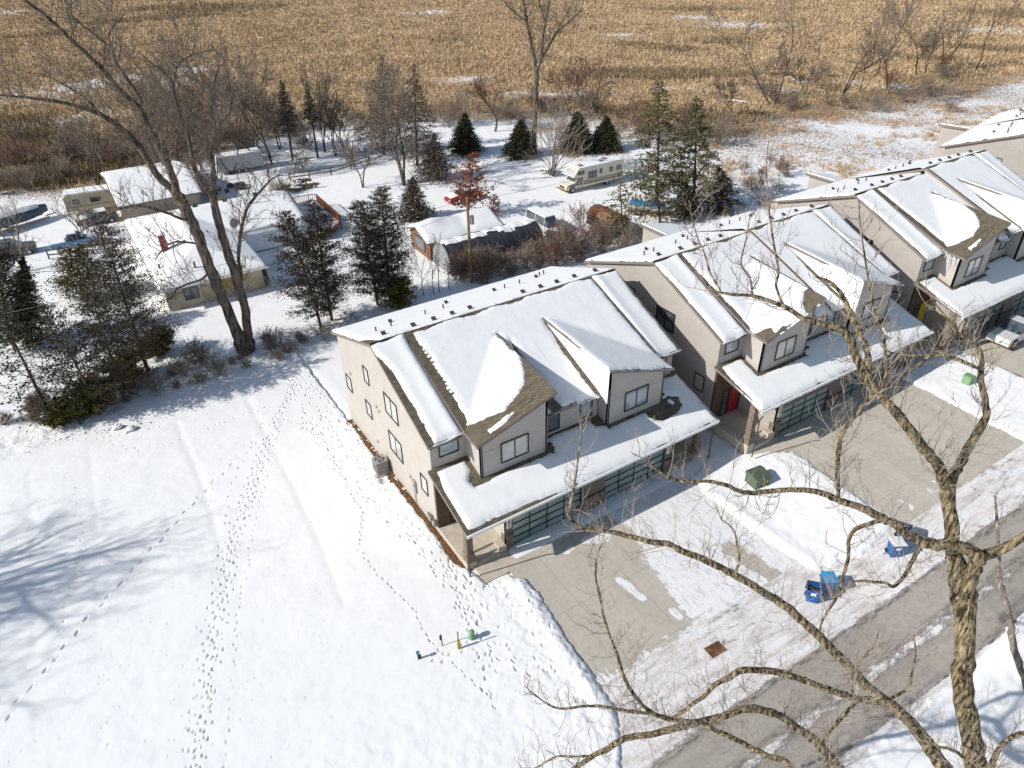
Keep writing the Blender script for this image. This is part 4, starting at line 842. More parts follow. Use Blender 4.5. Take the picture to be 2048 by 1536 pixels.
# boat under a slate tarp at the left edge
T = thing('covered_boat', 'long boat under a dark blue tarp heaped with snow at left edge', 'boat', (-27.6, 59.3, 0), R(24))
def boat_hull(L_, wd, z0, z1, n=13):
    V = []; 
    for i in range(n):
        t = i/(n-1); x = -L_/2+L_*t; w = wd*(1-max(0, (t-.55)/.45)**2.2)*(.92+.08*t); k = z0+.5*max(0, (t-.6)/.4)**2
        V += [(x, -w, z1+.15*t), (x, -w*.8, (z0+z1)/2), (x, -w*.12, k), (x, w*.12, k), (x, w*.8, (z0+z1)/2), (x, w, z1+.15*t)]
    F = [];
    for i in range(n-1):
        for j in range(5): F.append((i*6+j, i*6+j+1, i*6+7+j, i*6+6+j))
        F.append((i*6+5, i*6, i*6+6, i*6+11))
    F.append((0, 5, 4, 3, 2, 1)); return V, F
m = MB(); m.add(*boat_hull(7.6, 1.2, .45, 1.3)); m.build('hull', TARPD, T)
xs = np.linspace(-3.8, 3.7, 24); ys = np.linspace(-1, 1, 13); X, Y = np.meshgrid(xs, ys); wv = 1.24*(1-np.clip((X+.4)/4.2, 0, 1)**2.2*.85)
Z = 1.35+.75*(1-np.abs(Y)**1.6)*(1-.5*np.clip((X)/3.8, 0, 1)**2)+.07*fbm(X*1.2, Y*3, 3, 4); Z = np.where(np.abs(Y) > .99, .95, Z); npmesh('tarp', np.stack([X, Y*wv, Z], -1).reshape(-1, 3), gridfaces(24, 13), TARPD, T)
sel = (np.abs(Y+.12) < .62) & (X < 3.0); F = gridfaces(24, 13); F = F[sel.ravel()[F].all(1)]; V2, F, _ = compact(np.stack([X, Y*wv, Z+.14-.12*np.abs(Y)], -1).reshape(-1, 3), F); npmesh('snow_cover', V2, F, SNOWR, T)
m = MB(); m.box(-3.6, -.9, .3, 3.4, -.8, .42); m.box(-3.6, .8, .3, 3.4, .9, .42); m.box(3.3, -.06, .3, 4.6, .06, .42); m.build('trailer_frame', METAL, T); wheel(T, -1, -1.1); wheel(T, -1, 1.1)
# small runabout with a blue tarp on a trailer
T = thing('covered_boat', 'small cream boat on a trailer under a bright blue tarp near the pines', 'boat', (36.3, 19.3, 0), R(-62))
m = MB(); m.add(*boat_hull(5.0, 1.0, .5, 1.15)); m.build('hull', CREAM, T)
xs = np.linspace(-2.0, 2.1, 18); ys = np.linspace(-1, 1, 9); X, Y = np.meshgrid(xs, ys); wv = .96*(1-np.clip((X+.2)/2.8, 0, 1)**2.2*.85); Z = 1.22+.4*(1-np.abs(Y)**1.6)*(1+.3*np.sin(X*1.7))+.06*fbm(X*2, Y*3, 3, 6)
npmesh('tarp', np.stack([X, Y*wv, Z], -1).reshape(-1, 3), gridfaces(18, 9), TARPB, T)
m = MB(); m.box(-2.3, -1.02, .85, 2.2, -.98, .93); m.build('stripe', TAN, T)
m = MB(); m.box(-2.4, -.8, .35, 2.4, -.7, .48); m.box(-2.4, .7, .35, 2.4, .8, .48); m.box(2.3, -.06, .35, 3.4, .06, .48); m.build('trailer_frame', RUST, T); wheel(T, -.6, -.95); wheel(T, -.6, .95)
# rusty round topped stock trailer
T = thing('stock_trailer', 'dark camouflaged stock trailer with a rounded rusty roof behind the pines', 'trailer', (29.1, 17.8, 0), -math.pi/2)
prof = [(-1.2, .5), (-1.2, 1.7), (-1.05, 2.1), (-.6, 2.38), (0, 2.46), (.6, 2.38), (1.05, 2.1), (1.2, 1.7), (1.2, .5)]
m = MB(); m.prism([(-2.3, a, z) for a, z in [prof[0], prof[1], prof[7], prof[8]]], (4.6, 0, 0)); m.build('body', CAMO, T)
m = MB(); m.prism([(-2.33, a*1.01, z+.02) for a, z in prof[1:8]], (4.66, 0, 0)); m.build('roof', RUST, T)
m = MB()
for z in (1.0, 1.45): m.box(-2.3, -1.23, z, 2.3, -1.2, z+.06); m.box(-2.3, 1.2, z, 2.3, 1.23, z+.06); m.box(2.3, -1.2, z, 2.33, 1.2, z+.06)
m.build('side_rail', METAL, T); m = MB(); m.box(2.31, -.5, .6, 2.36, .5, 1.7); m.build('door', BLACK, T); wheel(T, -.4, -1.1); wheel(T, -.4, 1.1); wheel(T, .45, -1.1); wheel(T, .45, 1.1)
# heap of logs and scrap, plus a tractor like rake
rg = random.Random(4); T = thing('log_heap', 'untidy heap of snowy logs and reddish scrap behind the ranch house', 'wood pile', (3.8, 53.3, 0))
for k in range(26):
    a = rg.uniform(-.5, .5)+(math.pi/2 if k % 5 == 0 else 0); x, y, z = rg.uniform(-2.2, 2.6), rg.uniform(-1.3, 1.3), .15+rg.random()*.8; l = rg.uniform(.7, 1.6); d = np.array((math.cos(a)*l, math.sin(a)*l, rg.uniform(-.25, .3))); c = np.array((x, y, z))
    m = MB(); m.tube([c-d*.7, c, c+d*.7], rg.uniform(.08, .17), 7); m.build('log', FENW if k % 5 else plain('dull red scrap', (.14, .04, .035), .7), T)
m = MB(); 
for k in range(7): m.dome((rg.uniform(-2, 2), rg.uniform(-1, 1), .5+.3*rg.random()), .5, .3, .2, 9, 3, 0, .2, rg)
m.build('snow_cover', SNOW, T)
T = thing('scrap_heap', 'dark low heap of scrap under snow beneath the leaning bare trees', 'scrap heap', (-3.6, 58.5, 0))
for k in range(16):
    m = MB(); x, y = rg.uniform(-2.5, 2.5), rg.uniform(-1.2, 1.2); s = rg.uniform(.2, .5); m.box(x-s, y-s*.6, 0, x+s, y+s*.6, rg.uniform(.3, .9)); m.build('scrap_piece', [CARD, BLUE, RUST, DKMETAL][k % 4] if k % 7 == 1 else CARD, T)
# picnic table beside the many stemmed shrub
P = at(1098, 348); T = thing('picnic_table', 'snowy picnic table under the pale many stemmed tree', 'table', tuple(P), .3); m = MB(); m.box(-.9, -.4, .7, .9, .4, .76); m.build('tabletop', FENW, T)
for s in (-1, 1):
    m = MB(); m.box(-.9, s*.75-.14, .42, .9, s*.75+.14, .47); m.build('bench', FENW, T); m = MB(); m.bar((s*.6, -.75, 0), (s*.6, .3, .7), .08); m.bar((s*.6, .75, 0), (s*.6, -.3, .7), .08); m.build('leg', FENW, T)
m = MB(); m.box(-.85, -.38, .76, .85, .38, .86); m.build('snow_cover', SNOW, T)
# utility pole and wires
PB = np.array((9.6, 14.75, 0.)); tp = standing(934, 395, PB)
T = thing('utility_pole', 'brown wooden utility pole with a crossarm standing behind the near house', 'utility pole', tuple(PB)); m = MB(); tv = tp-PB; m.tube([(0, 0, -.5), tuple(tv*.5), tuple(tv)], [.17, .145, .115], 10); m.build('pole', POLEW, T)
m = MB(); m.bar((-.9, .2, tv[2]-.35), (1.3, -.2, tv[2]-.35), .1, .12); m.build('crossarm', FENW, T)
m = MB(); m.cyl((.35, -.1, tv[2]-2.6), .2, .8, 12); m.build('transformer_can', METAL, T)
for k, x in enumerate((-.8, 0, 1.2)): m = MB(); m.cyl((x, 0, tv[2]-.3), .05, .2, 8); m.build('insulator', WHITE, T)
def wire(label, a, b, sag, r=.012):
    t = np.linspace(0, 1, 24); a = np.array(a); b = np.array(b); P = a+(b-a)*t[:, None]; P[:, 2] -= sag*4*t*(1-t); m = MB(); m.tube(P, r, 4); return tag(m.build('overhead_wire', METAL), label, 'wire')
ptop = PB+tv
wire('thin overhead wire running left from the utility pole past the leaning trunks', ptop+(0, 0, -1.2), (-46, 11.5, 6.5), .9, .016)
wire('upper thin overhead wire running left above the dark cedars', ptop+(-.8, .2, -.3), (-46, 14.5, 8.8), .9, .016)
wire('thin overhead wire running right from the utility pole over the brush', ptop+(1.2, -.2, -.3), (52, 18, 9.5), 1.2, .014)
# ---------------- things near the houses ----------------
T = thing('air_conditioner', 'grey louvred air conditioner with round fan on top by the near wall', 'air conditioner', (-9.5, -6.75, .1))
m = MB(); m.box(-.42, -.42, -.2, .42, .42, .04); m.build('base', PORCH, T); m = MB(); m.box(-.38, -.38, .04, .38, .38, .95)
for k in range(12):
    a = -.35+k*.0636
    for s in (-1, 1): m.box(a-.012, s*.38, .1, a+.012, s*.40, .9); m.box(s*.38, a-.012, .1, s*.40, a+.012, .9)
m.build('cabinet', METAL, T); m = MB(); m.box(-.41, -.41, .95, .41, .41, 1.0); m.build('lid', METAL, T); m = MB(); m.cyl((0, 0, 1.0), .32, .012, 24); m.build('fan_opening', BLACK, T)
m = MB()
for r in (.12, .2, .28, .33): m.tube([(r*math.cos(a), r*math.sin(a), 1.025) for a in np.linspace(0, 2*math.pi, 25)], .008, 4)
for k in range(4): m.bar((0, 0, 1.02), (.3*math.cos(k*1.57+.4), .3*math.sin(k*1.57+.4), 1.02), .09, .012)
m.build('fan_grille', METAL, T)
T = thing('gas_meter', 'grey gas meters and pipes on the wall beside the near porch', 'gas meter', (-8.98, -13.1, 0)); m = MB()
for k in (0, .5): m.box(-.14, -k-.14, .55, .04, -k+.14, .9)
m.build('meter', METAL, T); m = MB(); m.tube([(-.05, .3, 0), (-.05, .3, 1.0), (-.05, -.7, 1.0)], .03, 6); m.tube([(-.05, 0, .9), (-.05, 0, 1.0)], .03, 6); m.tube([(-.05, -.5, .9), (-.05, -.5, 1.0)], .03, 6); m.build('pipe', DKMETAL, T)
T = thing('electric_meter', 'grey electric meter cabinet on the near left wall', 'electric meter', (-8.93, -11.0, 0)); m = MB(); m.box(-.1, -.2, 1.2, .02, .2, 2.1); m.build('cabinet', METAL, T); m = MB(); m.cyl((-.19, 0, 1.8), .1, .1, 12, 0, 'x'); m.build('dial', BLIND, T); m = MB(); m.tube([(-.04, .05, 0), (-.04, .05, 1.2)], .03, 6); m.build('conduit', METAL, T)
P = at(1523, 985); T = thing('transformer_box', 'dark green utility transformer cabinet standing in the snow between driveways', 'transformer', (P[0]+.3, P[1]+.7, P[2]+.08), -.1)
m = MB(); m.prism([(-.55, -.5, -.2), (.55, -.5, -.2), (.55, .5, -.2), (-.55, .5, -.2)], (0, 0, .95)); m.build('cabinet', GREEN, T, bevel=.02)
m = MB(); m.prism([(-.59, -.54, .72), (-.59, -.54, .80), (-.59, .25, .98), (-.59, .54, .90), (-.59, .54, .72)], (1.18, 0, 0)); m.build('lid', GREEN, T, bevel=.02); m = MB(); m.box(-.02, -.515, .05, .02, -.5, .7); m.build('door_seam', BLACK, T); m = MB(); m.box(.2, -.52, .35, .4, -.5, .55); m.build('label_plate', YEL, T)
P = at(946, 1283); T = thing('utility_pedestal', 'light green rounded utility pedestal standing in snow by the yellow marker', 'pedestal', (P[0], P[1]+.1, .1)); m = MB(); m.cyl((0, 0, -.2), .15, .75, 16); m.build('post', LIME, T); m = MB(); m.dome((0, 0, .55), .16, .16, .1, 16, 4); m.build('cap', LIME, T)
P = at(1932, 770); T = thing('utility_pedestal', 'pale green square utility pedestal in snow near the third house', 'pedestal', tuple(P)); m = MB(); m.box(-.3, -.3, -.2, .3, .3, .7); m.build('post', LIME, T, bevel=.08); m = MB(); m.box(-.33, -.33, .7, .33, .33, .85); m.build('cap', LIME, T, bevel=.06)
P = at(838, 1322); T = thing('water_valve', 'small dark capped water valve pipe standing in the open snow', 'valve', (P[0], P[1], .08)); m = MB(); m.tube([(0, 0, -.2), (0, 0, .55)], .05, 8); m.tube([(.1, 0, -.1), (.1, 0, .32)], .05, 8); m.build('pipe', DKMETAL, T); m = MB(); m.cyl((0, 0, .5), .09, .12, 8); m.build('cap', plain('teal cap', (.05, .18, .22), .5), T)
P = at(885, 1295); T = thing('survey_stake', 'thin dark stake with a flag plate left of the yellow marker', 'stake', (P[0], P[1], .08)); m = MB(); m.bar((0, 0, -.2), (0, 0, .95), .05, .03); m.build('post', FENW, T); m = MB(); m.box(-.1, -.01, .55, -.03, .02, .9); m.build('flag_plate', DKMETAL, T)
P = at(918, 1301); T = thing('marker_post', 'yellow utility marker post with a grey pipe above', 'marker', (P[0], P[1], .08)); m = MB(); m.box(-.07, -.05, -.2, .07, .05, .7); m.build('sleeve', YEL, T); m = MB(); m.tube([(0, 0, .7), (.02, 0, 1.35)], .03, 6); m.build('pipe', FENW, T)
P = at(1430, 1300); T = thing('storm_drain', 'rusty iron storm drain grate in the snowy gutter', 'drain', (P[0], P[1], .035), -.05); m = MB(); m.box(-.45, -.3, -.1, .45, .3, .0); m.build('pit', BLACK, T); m = MB(); 
for k in range(8): m.box(-.45+k*.12, -.3, .0, -.41+k*.12, .3, .04)
for y in (-.3, -.02, .26): m.box(-.45, y, 0, .45, y+.05, .045)
m.build('grate', RUST, T)
def bin_(label, px, py, rz, body=BLUE, lid=BLUE, open_=False, white=False, h=1.0):
    P = at(px, py); T = thing('wheeled_bin', label, 'bin', (P[0], P[1], P[2]+.04), rz, 'wheeled bins set out along the road'); m = MB()
    a, b = .24, .31; vs = [(-a, -a*1.1, .05), (a, -a*1.1, .05), (a, a*1.1, .05), (-a, a*1.1, .05), (-b, -b*1.1, h), (b, -b*1.1, h), (b, b*1.1, h), (-b, b*1.1, h)]
    m.add(vs, [(3, 2, 1, 0), (0, 1, 5, 4), (1, 2, 6, 5), (2, 3, 7, 6), (3, 0, 4, 7)]); m.box(-b-.03, -b*1.1-.03, h-.06, b+.03, -b*1.1, h); m.box(-b-.03, b*1.1, h-.06, b+.03, b*1.1+.03, h); m.box(b, -b, h-.06, b+.03, b, h); m.build('body', body, T)
    m = MB()
    if open_: m.prism([(-b-.02, -b*1.1, h), (-b-.02, b*1.1, h), (-b-.14, b*1.1, h-.7), (-b-.14, -b*1.1, h-.7)], (-.05, 0, 0)); m.add([(-b, -b*1.08, h-.3), (b, -b*1.08, h-.3), (b, b*1.08, h-.3), (-b, b*1.08, h-.3)], [(0, 1, 2, 3)])
    else: m.prism([(-b-.04, -b*1.1-.04, h), (b+.05, -b*1.1-.04, h), (b+.05, b*1.1+.04, h), (-b-.04, b*1.1+.04, h)], (0, 0, .05)); m.prism([(-b+.03, -b*.95, h+.05), (b-.05, -b*.95, h+.05), (b-.1, b*.95, h+.05), (-b+.03, b*.95, h+.05)], (0, 0, .035))
    m.build('lid', lid, T); m = MB(); m.box(-b-.12, -.24, h-.1, -b-.06, .24, h-.05); m.box(-b-.1, -.26, h-.1, -b, -.2, h-.05); m.box(-b-.1, .2, h-.1, -b, .26, h-.05); m.build('handle', body, T)
    for s in (-1, 1): m = MB(); m.cyl((-.24, s*.27-.04, .13), .13, .08, 14, 0, 'y'); m.build('wheel', RUBBER, T)
    m = MB(); m.box(b*.9, -.13, h*.62, b*.985, .13, h*.8); m.build('sticker', WHITE, T)
    return T
bin_('bright blue bin with cyan lid beside an open black lidded bin', 1650, 1181, R(-35), BLUE, CYAN)
bin_('blue bin with its black lid thrown open, nearest the near driveway', 1621, 1200, R(-140), BLUE, BLACK, True)
bin_('blue bin with white rim and sticker below the thick tree limb', 1785, 1110, R(-120), BLUE, WHITE)
bin_('bin with dark navy lid behind the thick limb at the driveway corner', 1800, 1082, R(-60), BLUE, NAVY)
# rocks in the yard edge
rg = random.Random(9)
for px, py, lb in ((237, 860, 'snow capped boulder at the edge of the tree line, left one'), (264, 863, 'snow capped boulder at the edge of the tree line, right one')):
    P = at(px, py); T = thing('boulder', lb, 'boulder', (P[0], P[1], .0), 0, 'boulders by the tree line'); m = MB(); m.dome((0, 0, 0), .42, .34, .42, 10, 4, 0, .18, rg); m.build('rock', METAL, T); m = MB(); m.dome((0, .02, .22), .36, .3, .27, 10, 4, 0, .12, rg); m.build('snow_cover', SNOW, T)
# heaps of brown dirt by the trunk of the big left tree
P = at(452, 640)
# ---------------- trees, brush and reeds ----------------
def unit(v): return v/(np.linalg.norm(v)+1e-9)
def grow(rg, p, d, L, r, lev, mx, out, up=.12, spread=.75, kids=(5, 6, 5), wob=.18, tip=.25, shrink=.58):
    n = 6 if lev == 0 else (5 if lev < mx-1 else 4); pts = [p]; dirs = [d]; st = L/n
    for i in range(n):
        d = unit(d+rg.normal(0, wob, 3)+np.array((0, 0, up))); p = p+d*st; pts.append(p); dirs.append(d)
    rad = np.linspace(r, r*tip, n+1); out.append((pts, rad, lev))
    if lev >= mx: return
    k = kids[min(lev, len(kids)-1)]
    for j in range(k):
        t = (.30 if lev == 0 else .15)+(.72 if lev == 0 else .85)*(j+rg.uniform(.1, .9))/k; t = min(t, 1.); i = min(int(t*n), n-1); f = t*n-i
        q = pts[i]*(1-f)+pts[i+1]*f; a = rg.uniform(0, 2*math.pi); dd = dirs[i]; s = unit(np.cross(dd, (math.cos(a), math.sin(a), .3)))
        c = rg.uniform(.7, 1.25)*spread; nd = unit(dd*math.cos(c)+s*math.sin(c))
        grow(rg, q, nd, L*shrink*(1.1-.45*t)*rg.uniform(.75, 1.2), max(.004, np.interp(t, [0, 1], [r, r*tip])*rg.uniform(.5, .7)), lev+1, mx, out, up, spread, kids, wob, tip, shrink)
def tubes(mb, items, minr=0.):
    for pts, rad, lev in items: mb.tube(pts, np.maximum(rad, minr), 8 if lev == 0 else (5 if lev == 1 else 3), 0, lev < 1)
def bare_meshes(seed, h, r, mx=3, bark=BARKG, twig=TWIG, fork=None, minr=.012, trunkfrac=.85, **kw):
    rg = np.random.default_rng(seed); out = []
    if fork:
        for k in range(fork):
            a = k*2*math.pi/fork+rg.uniform(-.4, .4); le = rg.uniform(.15, .34); grow(rg, np.array((.05*math.cos(a), .05*math.sin(a), -.2)), unit(np.array((math.cos(a)*le, math.sin(a)*le, 1))), h*trunkfrac*rg.uniform(.8, 1.05), r*rg.uniform(.6, 1), 0, mx, out, **kw)
    else: grow(rg, np.array((0, 0, -.2)), unit(np.array((rg.normal(0, .05), rg.normal(0, .05), 1))), h*trunkfrac, r, 0, mx, out, **kw)
    return out
def bare_tree(label, loc, seed, h, r, group=None, rz=0., bark=BARKG, twig=TWIG, minr=.012, name='bare_tree', cat='tree', **kw):
    out = bare_meshes(seed, h, r, **kw); T = thing(name, label, cat, tuple(loc), rz, group)
    m = MB(); tubes(m, [o for o in out if o[2] <= 1], .02); m.build('trunk', bark, T, True)
    m = MB(); tubes(m, [o for o in out if o[2] > 1], minr); m.build('crown', twig, T, True); return T
def conifer(label, loc, seed, h, r, mat, clear=.08, boughs=150, leaf=.28, dens=9, droop=.25, irregular=.25, start=.2, power=.85, rise=.0, trunk=.014, name='conifer', cat='tree', group=None, bark=BARKD, lean=(0, 0), snow=0., stemmat=None):
    rg = np.random.default_rng(seed); T = thing(name, label, cat, tuple(loc), 0, group); lean = np.array((lean[0], lean[1], 0.))
    m = MB(); ax = lambda z: np.array((0, 0, z))+lean*(z/h)**1.3*h
    m.tube([ax(z) for z in np.linspace(-.3 if False else 0, h, 8)], np.linspace(h*trunk+.03, .02, 8), 7)
    m.build('trunk', bark, T, True); st = MB(); C = []; Dd = []; S = []
    for k in range(boughs):
        f = clear+(1-clear)*(k+rg.random())/boughs; z = f*h; pr = (1-(f-clear)/(1-clear+1e-6))**power*min(1, .35+(f-clear)*5); l = r*pr*rg.uniform(1-irregular, 1+irregular)+.12
        a = k*2.399+rg.normal(0, .35); d = np.array((math.cos(a), math.sin(a), rise+rg.normal(0, .12))); b = ax(z)
        n = max(3, int(dens*l/ max(.3, r)*1.6)); t = start+(1-start)*rg.random(n)**.75
        P = b+d*l*t[:, None]; P[:, 2] -= droop*l*t**2; P += rg.normal(0, .07+.06*l, (n, 3))*np.array((1, 1, .55))
        C.append(P); Dd.append(np.tile(d, (n, 1))+rg.normal(0, .55, (n, 3))); S.append(leaf*rg.uniform(.6, 1.35, n)*(1-.35*t))
        tt = np.array((0, .5, 1.)); Q = b+d*l*.92*tt[:, None]; Q[:, 2] -= droop*l*.85*tt**2
        if l > .35: st.tube(Q, [.018+.006*l, .014, .008], 3, 0, False)
    if st.f: st.build('bough', bark if stemmat is None else stemmat, T, True)
    C = np.concatenate(C); Dd = np.concatenate(Dd); S = np.concatenate(S)[:, None]; Dd /= np.linalg.norm(Dd, axis=1, keepdims=True); Wv = np.cross(Dd, rg.normal(0, 1, C.shape)); Wv /= np.linalg.norm(Wv, axis=1, keepdims=True)
    V = np.stack([C-Dd*S*.5, C+Wv*S*.26, C+Dd*S*.55, C-Wv*S*.26], 1).reshape(-1, 3); F = np.arange(len(V)).reshape(-1, 4)
    npmesh('crown', V, F, mat, T, False)
    if snow:
        sel = rg.random(len(C)) < snow; Cs = C[sel]+(0, 0, .06); s = S[sel]*.6; u = rg.normal(0, 1, Cs.shape)*(1, 1, .15); u /= np.linalg.norm(u, axis=1, keepdims=True); w = np.cross(u, (0, 0, 1.))
        V = np.stack([Cs-u*s, Cs+w*s*.6, Cs+u*s, Cs-w*s*.6], 1).reshape(-1, 3); npmesh('snow_cover', V, np.arange(len(V)).reshape(-1, 4), SNOW, T, False)
    return T
def place(bx, by, tx, ty, hw):
    B = at(bx, by); t = standing(tx, ty, B); dist = np.linalg.norm(B-CAM)
    return B, t[2]-B[2], hw/FPX*dist, ((t[0]-B[0])/max(t[2], 1), (t[1]-B[1])/max(t[2], 1))
def con(label, bx, by, tx, ty, hw, mat, seed, **kw):
    B, h, r, ln = place(bx, by, tx, ty, hw); return conifer(label, B, seed, h, r*kw.pop('fat', 1.), mat, lean=ln, **kw)
SP = dict(name='spruce_tree', fat=1.22, boughs=330, leaf=.34, dens=44, droop=.28, irregular=.3, start=.12, clear=.04)
con('short dense dark spruce left of the tall split trunk tree', 930, 307, 930, 226, 31, SPRUCE, 1, **SP)
con('broad dark spruce touching the tall split trunk tree', 1040, 313, 1043, 238, 33, SPRUCE, 2, **SP)
con('dark spruce behind the pale many stemmed tree', 1152, 305, 1156, 222, 36, SPRUCE, 3, **SP)
con('dark pointed spruce just left of the motorhome roof', 1208, 302, 1214, 232, 32, SPRUCE, 4, **SP)
GS = dict(name='spruce_tree', fat=1.25, boughs=280, leaf=.36, dens=22, droop=.2, irregular=.4, start=.15, clear=.06, stemmat=TWIGD)
con('tall thin grey spruce, left one of the pair near the marsh', 768, 310, 765, 112, 50, GREYSP, 5, **GS)
con('tall thin grey spruce, right one of the pair near the marsh', 835, 330, 828, 128, 42, GREYSP, 6, **GS)
con('small bushy grey spruce beyond the plank shed', 868, 360, 868, 268, 36, GREYSP, 7, **GS)
con('narrow brownish pine with bare lower trunk, left of two', 586, 322, 562, 160, 23, GREYSP, 8, name='pine_tree', boughs=140, leaf=.4, dens=16, clear=.38, irregular=.4)
con('very narrow brownish pine with bare lower trunk, right of two', 636, 317, 612, 166, 14, GREYSP, 9, name='pine_tree', boughs=90, leaf=.4, dens=13, clear=.45, irregular=.4)
PN = dict(name='pine_tree', fat=1.25, boughs=150, leaf=.36, dens=56, droop=.16, irregular=.35, start=.25, clear=.12, power=.75, rise=.12)
con('tall layered olive green pine beside the motorhome rear', 1312, 422, 1318, 158, 62, PINE, 10, **PN)
con('olive green pine on the right of the taller layered pine', 1385, 428, 1393, 192, 48, PINE, 11, **PN)
con('lower olive pine in front between the boat and the stock trailer', 1320, 452, 1302, 318, 46, PINE, 12, **dict(PN, boughs=90, dens=24))
con('thin sparse pine with drooping boughs before the stock trailer', 1245, 487, 1238, 345, 40, PINE, 13, **dict(PN, boughs=60, dens=20, droop=.3))
con('squat dark brown cedar right of the pines', 1442, 425, 1438, 335, 52, CEDAR, 14, name='cedar_tree', boughs=190, leaf=.4, dens=16, irregular=.4, clear=.05)
con('dark ragged cedar below the two pines', 1370, 440, 1372, 362, 34, CEDAR, 15, name='cedar_tree', boughs=130, leaf=.38, dens=14, irregular=.45, clear=.1)
CE = dict(name='cedar_tree', fat=1.05, boughs=230, leaf=.20, dens=74, droop=.05, irregular=.6, start=.2, clear=.10, power=.5, rise=.35, trunk=.011, bark=BARKG)
con('dark cedar with long bare trunk, tallest in the row left of the ranch house', 297, 745, 203, 452, 62, CEDAR, 16, **dict(CE, boughs=230))
con('rounded yellow green cedar shrub with snow on it beside the dark cedars', 168, 600, 150, 497, 42, CEDARY, 17, **dict(CE, boughs=260, clear=.02, power=.35, irregular=.2, snow=.05, leaf=.26, dens=22))
con('dark ragged cedar near the end of the left row', 252, 802, 178, 575, 50, CEDAR, 18, **dict(CE, boughs=120))
con('thin dark cedar with leaning trunk second in the left row', 202, 832, 90, 610, 46, CEDAR, 19, **dict(CE, boughs=100))
con('sparse spruce with bare boughs at the near end of the left row', 108, 848, -6, 615, 74, SPRUCE, 20, name='spruce_tree', boughs=130, leaf=.26, dens=16, droop=.12, irregular=.4, start=.3, clear=.15)
con('dense dark cedar at the left edge above the row', 30, 702, -8, 500, 62, CEDAR, 21, **dict(CE, boughs=260, irregular=.35))
con('small pointed spruce beside the dense dark cedar at left', 66, 690, 45, 515, 26, SPRUCE, 22, **dict(SP, leaf=.26, boughs=200))
con('dark cedar with bent trunk behind the near house, leftmost there', 642, 655, 568, 424, 54, CEDAR, 23, **dict(CE, boughs=200))
con('dark cedar close beside the bent trunk cedar behind the near house', 664, 642, 626, 402, 46, CEDAR, 24, **dict(CE, boughs=170))
con('dark cedar standing left of the plank shed, nearer one', 756, 612, 714, 404, 50, CEDAR, 25, **dict(CE, boughs=200))
con('dark cedar standing left of the plank shed, taller one behind', 782, 605, 762, 374, 50, CEDAR, 26, **dict(CE, boughs=220))
con('dense low cedar in front of the red car', 830, 440, 824, 354, 40, CEDAR, 27, name='cedar_tree', boughs=230, leaf=.34, dens=20, irregular=.3, clear=.03)
for i, (a, b, c, d, e, lb) in enumerate([(800, 617, 796, 560, 38, 'low olive cedar scrub touching the rear roof of the near house'), (318, 712, 312, 660, 28, 'low olive cedar scrub beside the big split trunk'), (252, 770, 245, 708, 34, 'low olive cedar scrub under the tallest dark cedar'), (178, 832, 170, 762, 36, 'low olive cedar scrub at the snowy yard edge'), (128, 850, 118, 800, 22, 'smallest olive cedar scrub near the left end')]):
    con(lb, a, b, c, d, e, CEDARY, 40+i, **dict(CE, name='cedar_shrub', cat='shrub', boughs=90, clear=.02, power=.4, leaf=.22))
con('rust leaved young oak before the red car', 937, 432, 948, 306, 46, OAKL, 50, name='oak_tree', boughs=110, leaf=.34, dens=22, droop=-.05, irregular=.45, start=.25, clear=.12, power=.7, rise=.35)
con('low rust leaved oak sprout right of the young oak', 985, 432, 990, 388, 24, OAKL, 51, name='oak_sapling', boughs=45, leaf=.3, dens=12, droop=0, irregular=.5, start=.2, clear=.05, rise=.3)
# bare broadleaf trees standing apart
def bt(label, bx, by, tx, ty, seed, r=.16, **kw):
    B, h, w, ln = place(bx, by, tx, ty, 10); return bare_tree(label, B, seed, h, r, **kw)
bt('wide bare tree with forked trunk in the middle of the back yard', 808, 372, 775, 150, 101, .26, fork=3, mx=4, kids=(6, 5, 4, 3), spread=.6, minr=.03, twig=TWIGD)
bt('bare tree with short trunk left of the wide forked one', 726, 375, 712, 235, 102, .16, fork=2, mx=3, kids=(6, 6, 5), minr=.032, twig=TWIGD)
bt('round headed bare tree standing at the marsh edge', 990, 264, 985, 118, 103, .2, mx=4, kids=(8, 5, 4, 3), spread=.9, minr=.032, twig=TWIGR, trunkfrac=.7)
bt('bare tree with reddish twigs behind the many stemmed tree', 1146, 232, 1150, 105, 104, .17, fork=2, mx=3, kids=(7, 6, 6), minr=.032, twig=TWIGR)
bt('second bare reddish tree by the marsh behind the motorhome', 1178, 240, 1172, 125, 114, .13, fork=2, mx=3, kids=(7, 5, 5), minr=.032, twig=TWIGR)
bt('pale many stemmed tree fanning upward beside the motorhome', 1106, 352, 1110, 200, 105, .10, fork=14, mx=2, kids=(6, 5), spread=.35, minr=.02, bark=BARKP, twig=TWIG, trunkfrac=.8, up=.05)
bt('tall bare tree rising behind the ranch roof', 520, 332, 498, 55, 106, .2, fork=2, mx=4, kids=(6, 5, 4, 3), spread=.5, minr=.03, twig=TWIGD)
for i, (bx, by, tx, ty) in enumerate([(430, 365, 405, 120), (465, 350, 445, 105), (390, 345, 365, 110), (545, 330, 535, 150), (480, 300, 470, 130), (340, 335, 310, 150), (560, 300, 560, 190), (650, 305, 645, 165), (672, 312, 668, 190), (690, 300, 690, 200), (415, 310, 400, 165), (360, 330, 345, 180)]):
    bt('bare thicket tree with dense grey twigs behind the big leaning trunks', bx, by, tx, ty, 200+i, .13, group='bare thicket trees behind the ranch house', fork=2+i % 2, mx=3, kids=(6, 6, 5), spread=.5, minr=.028, twig=TWIGD, bark=BARKD)
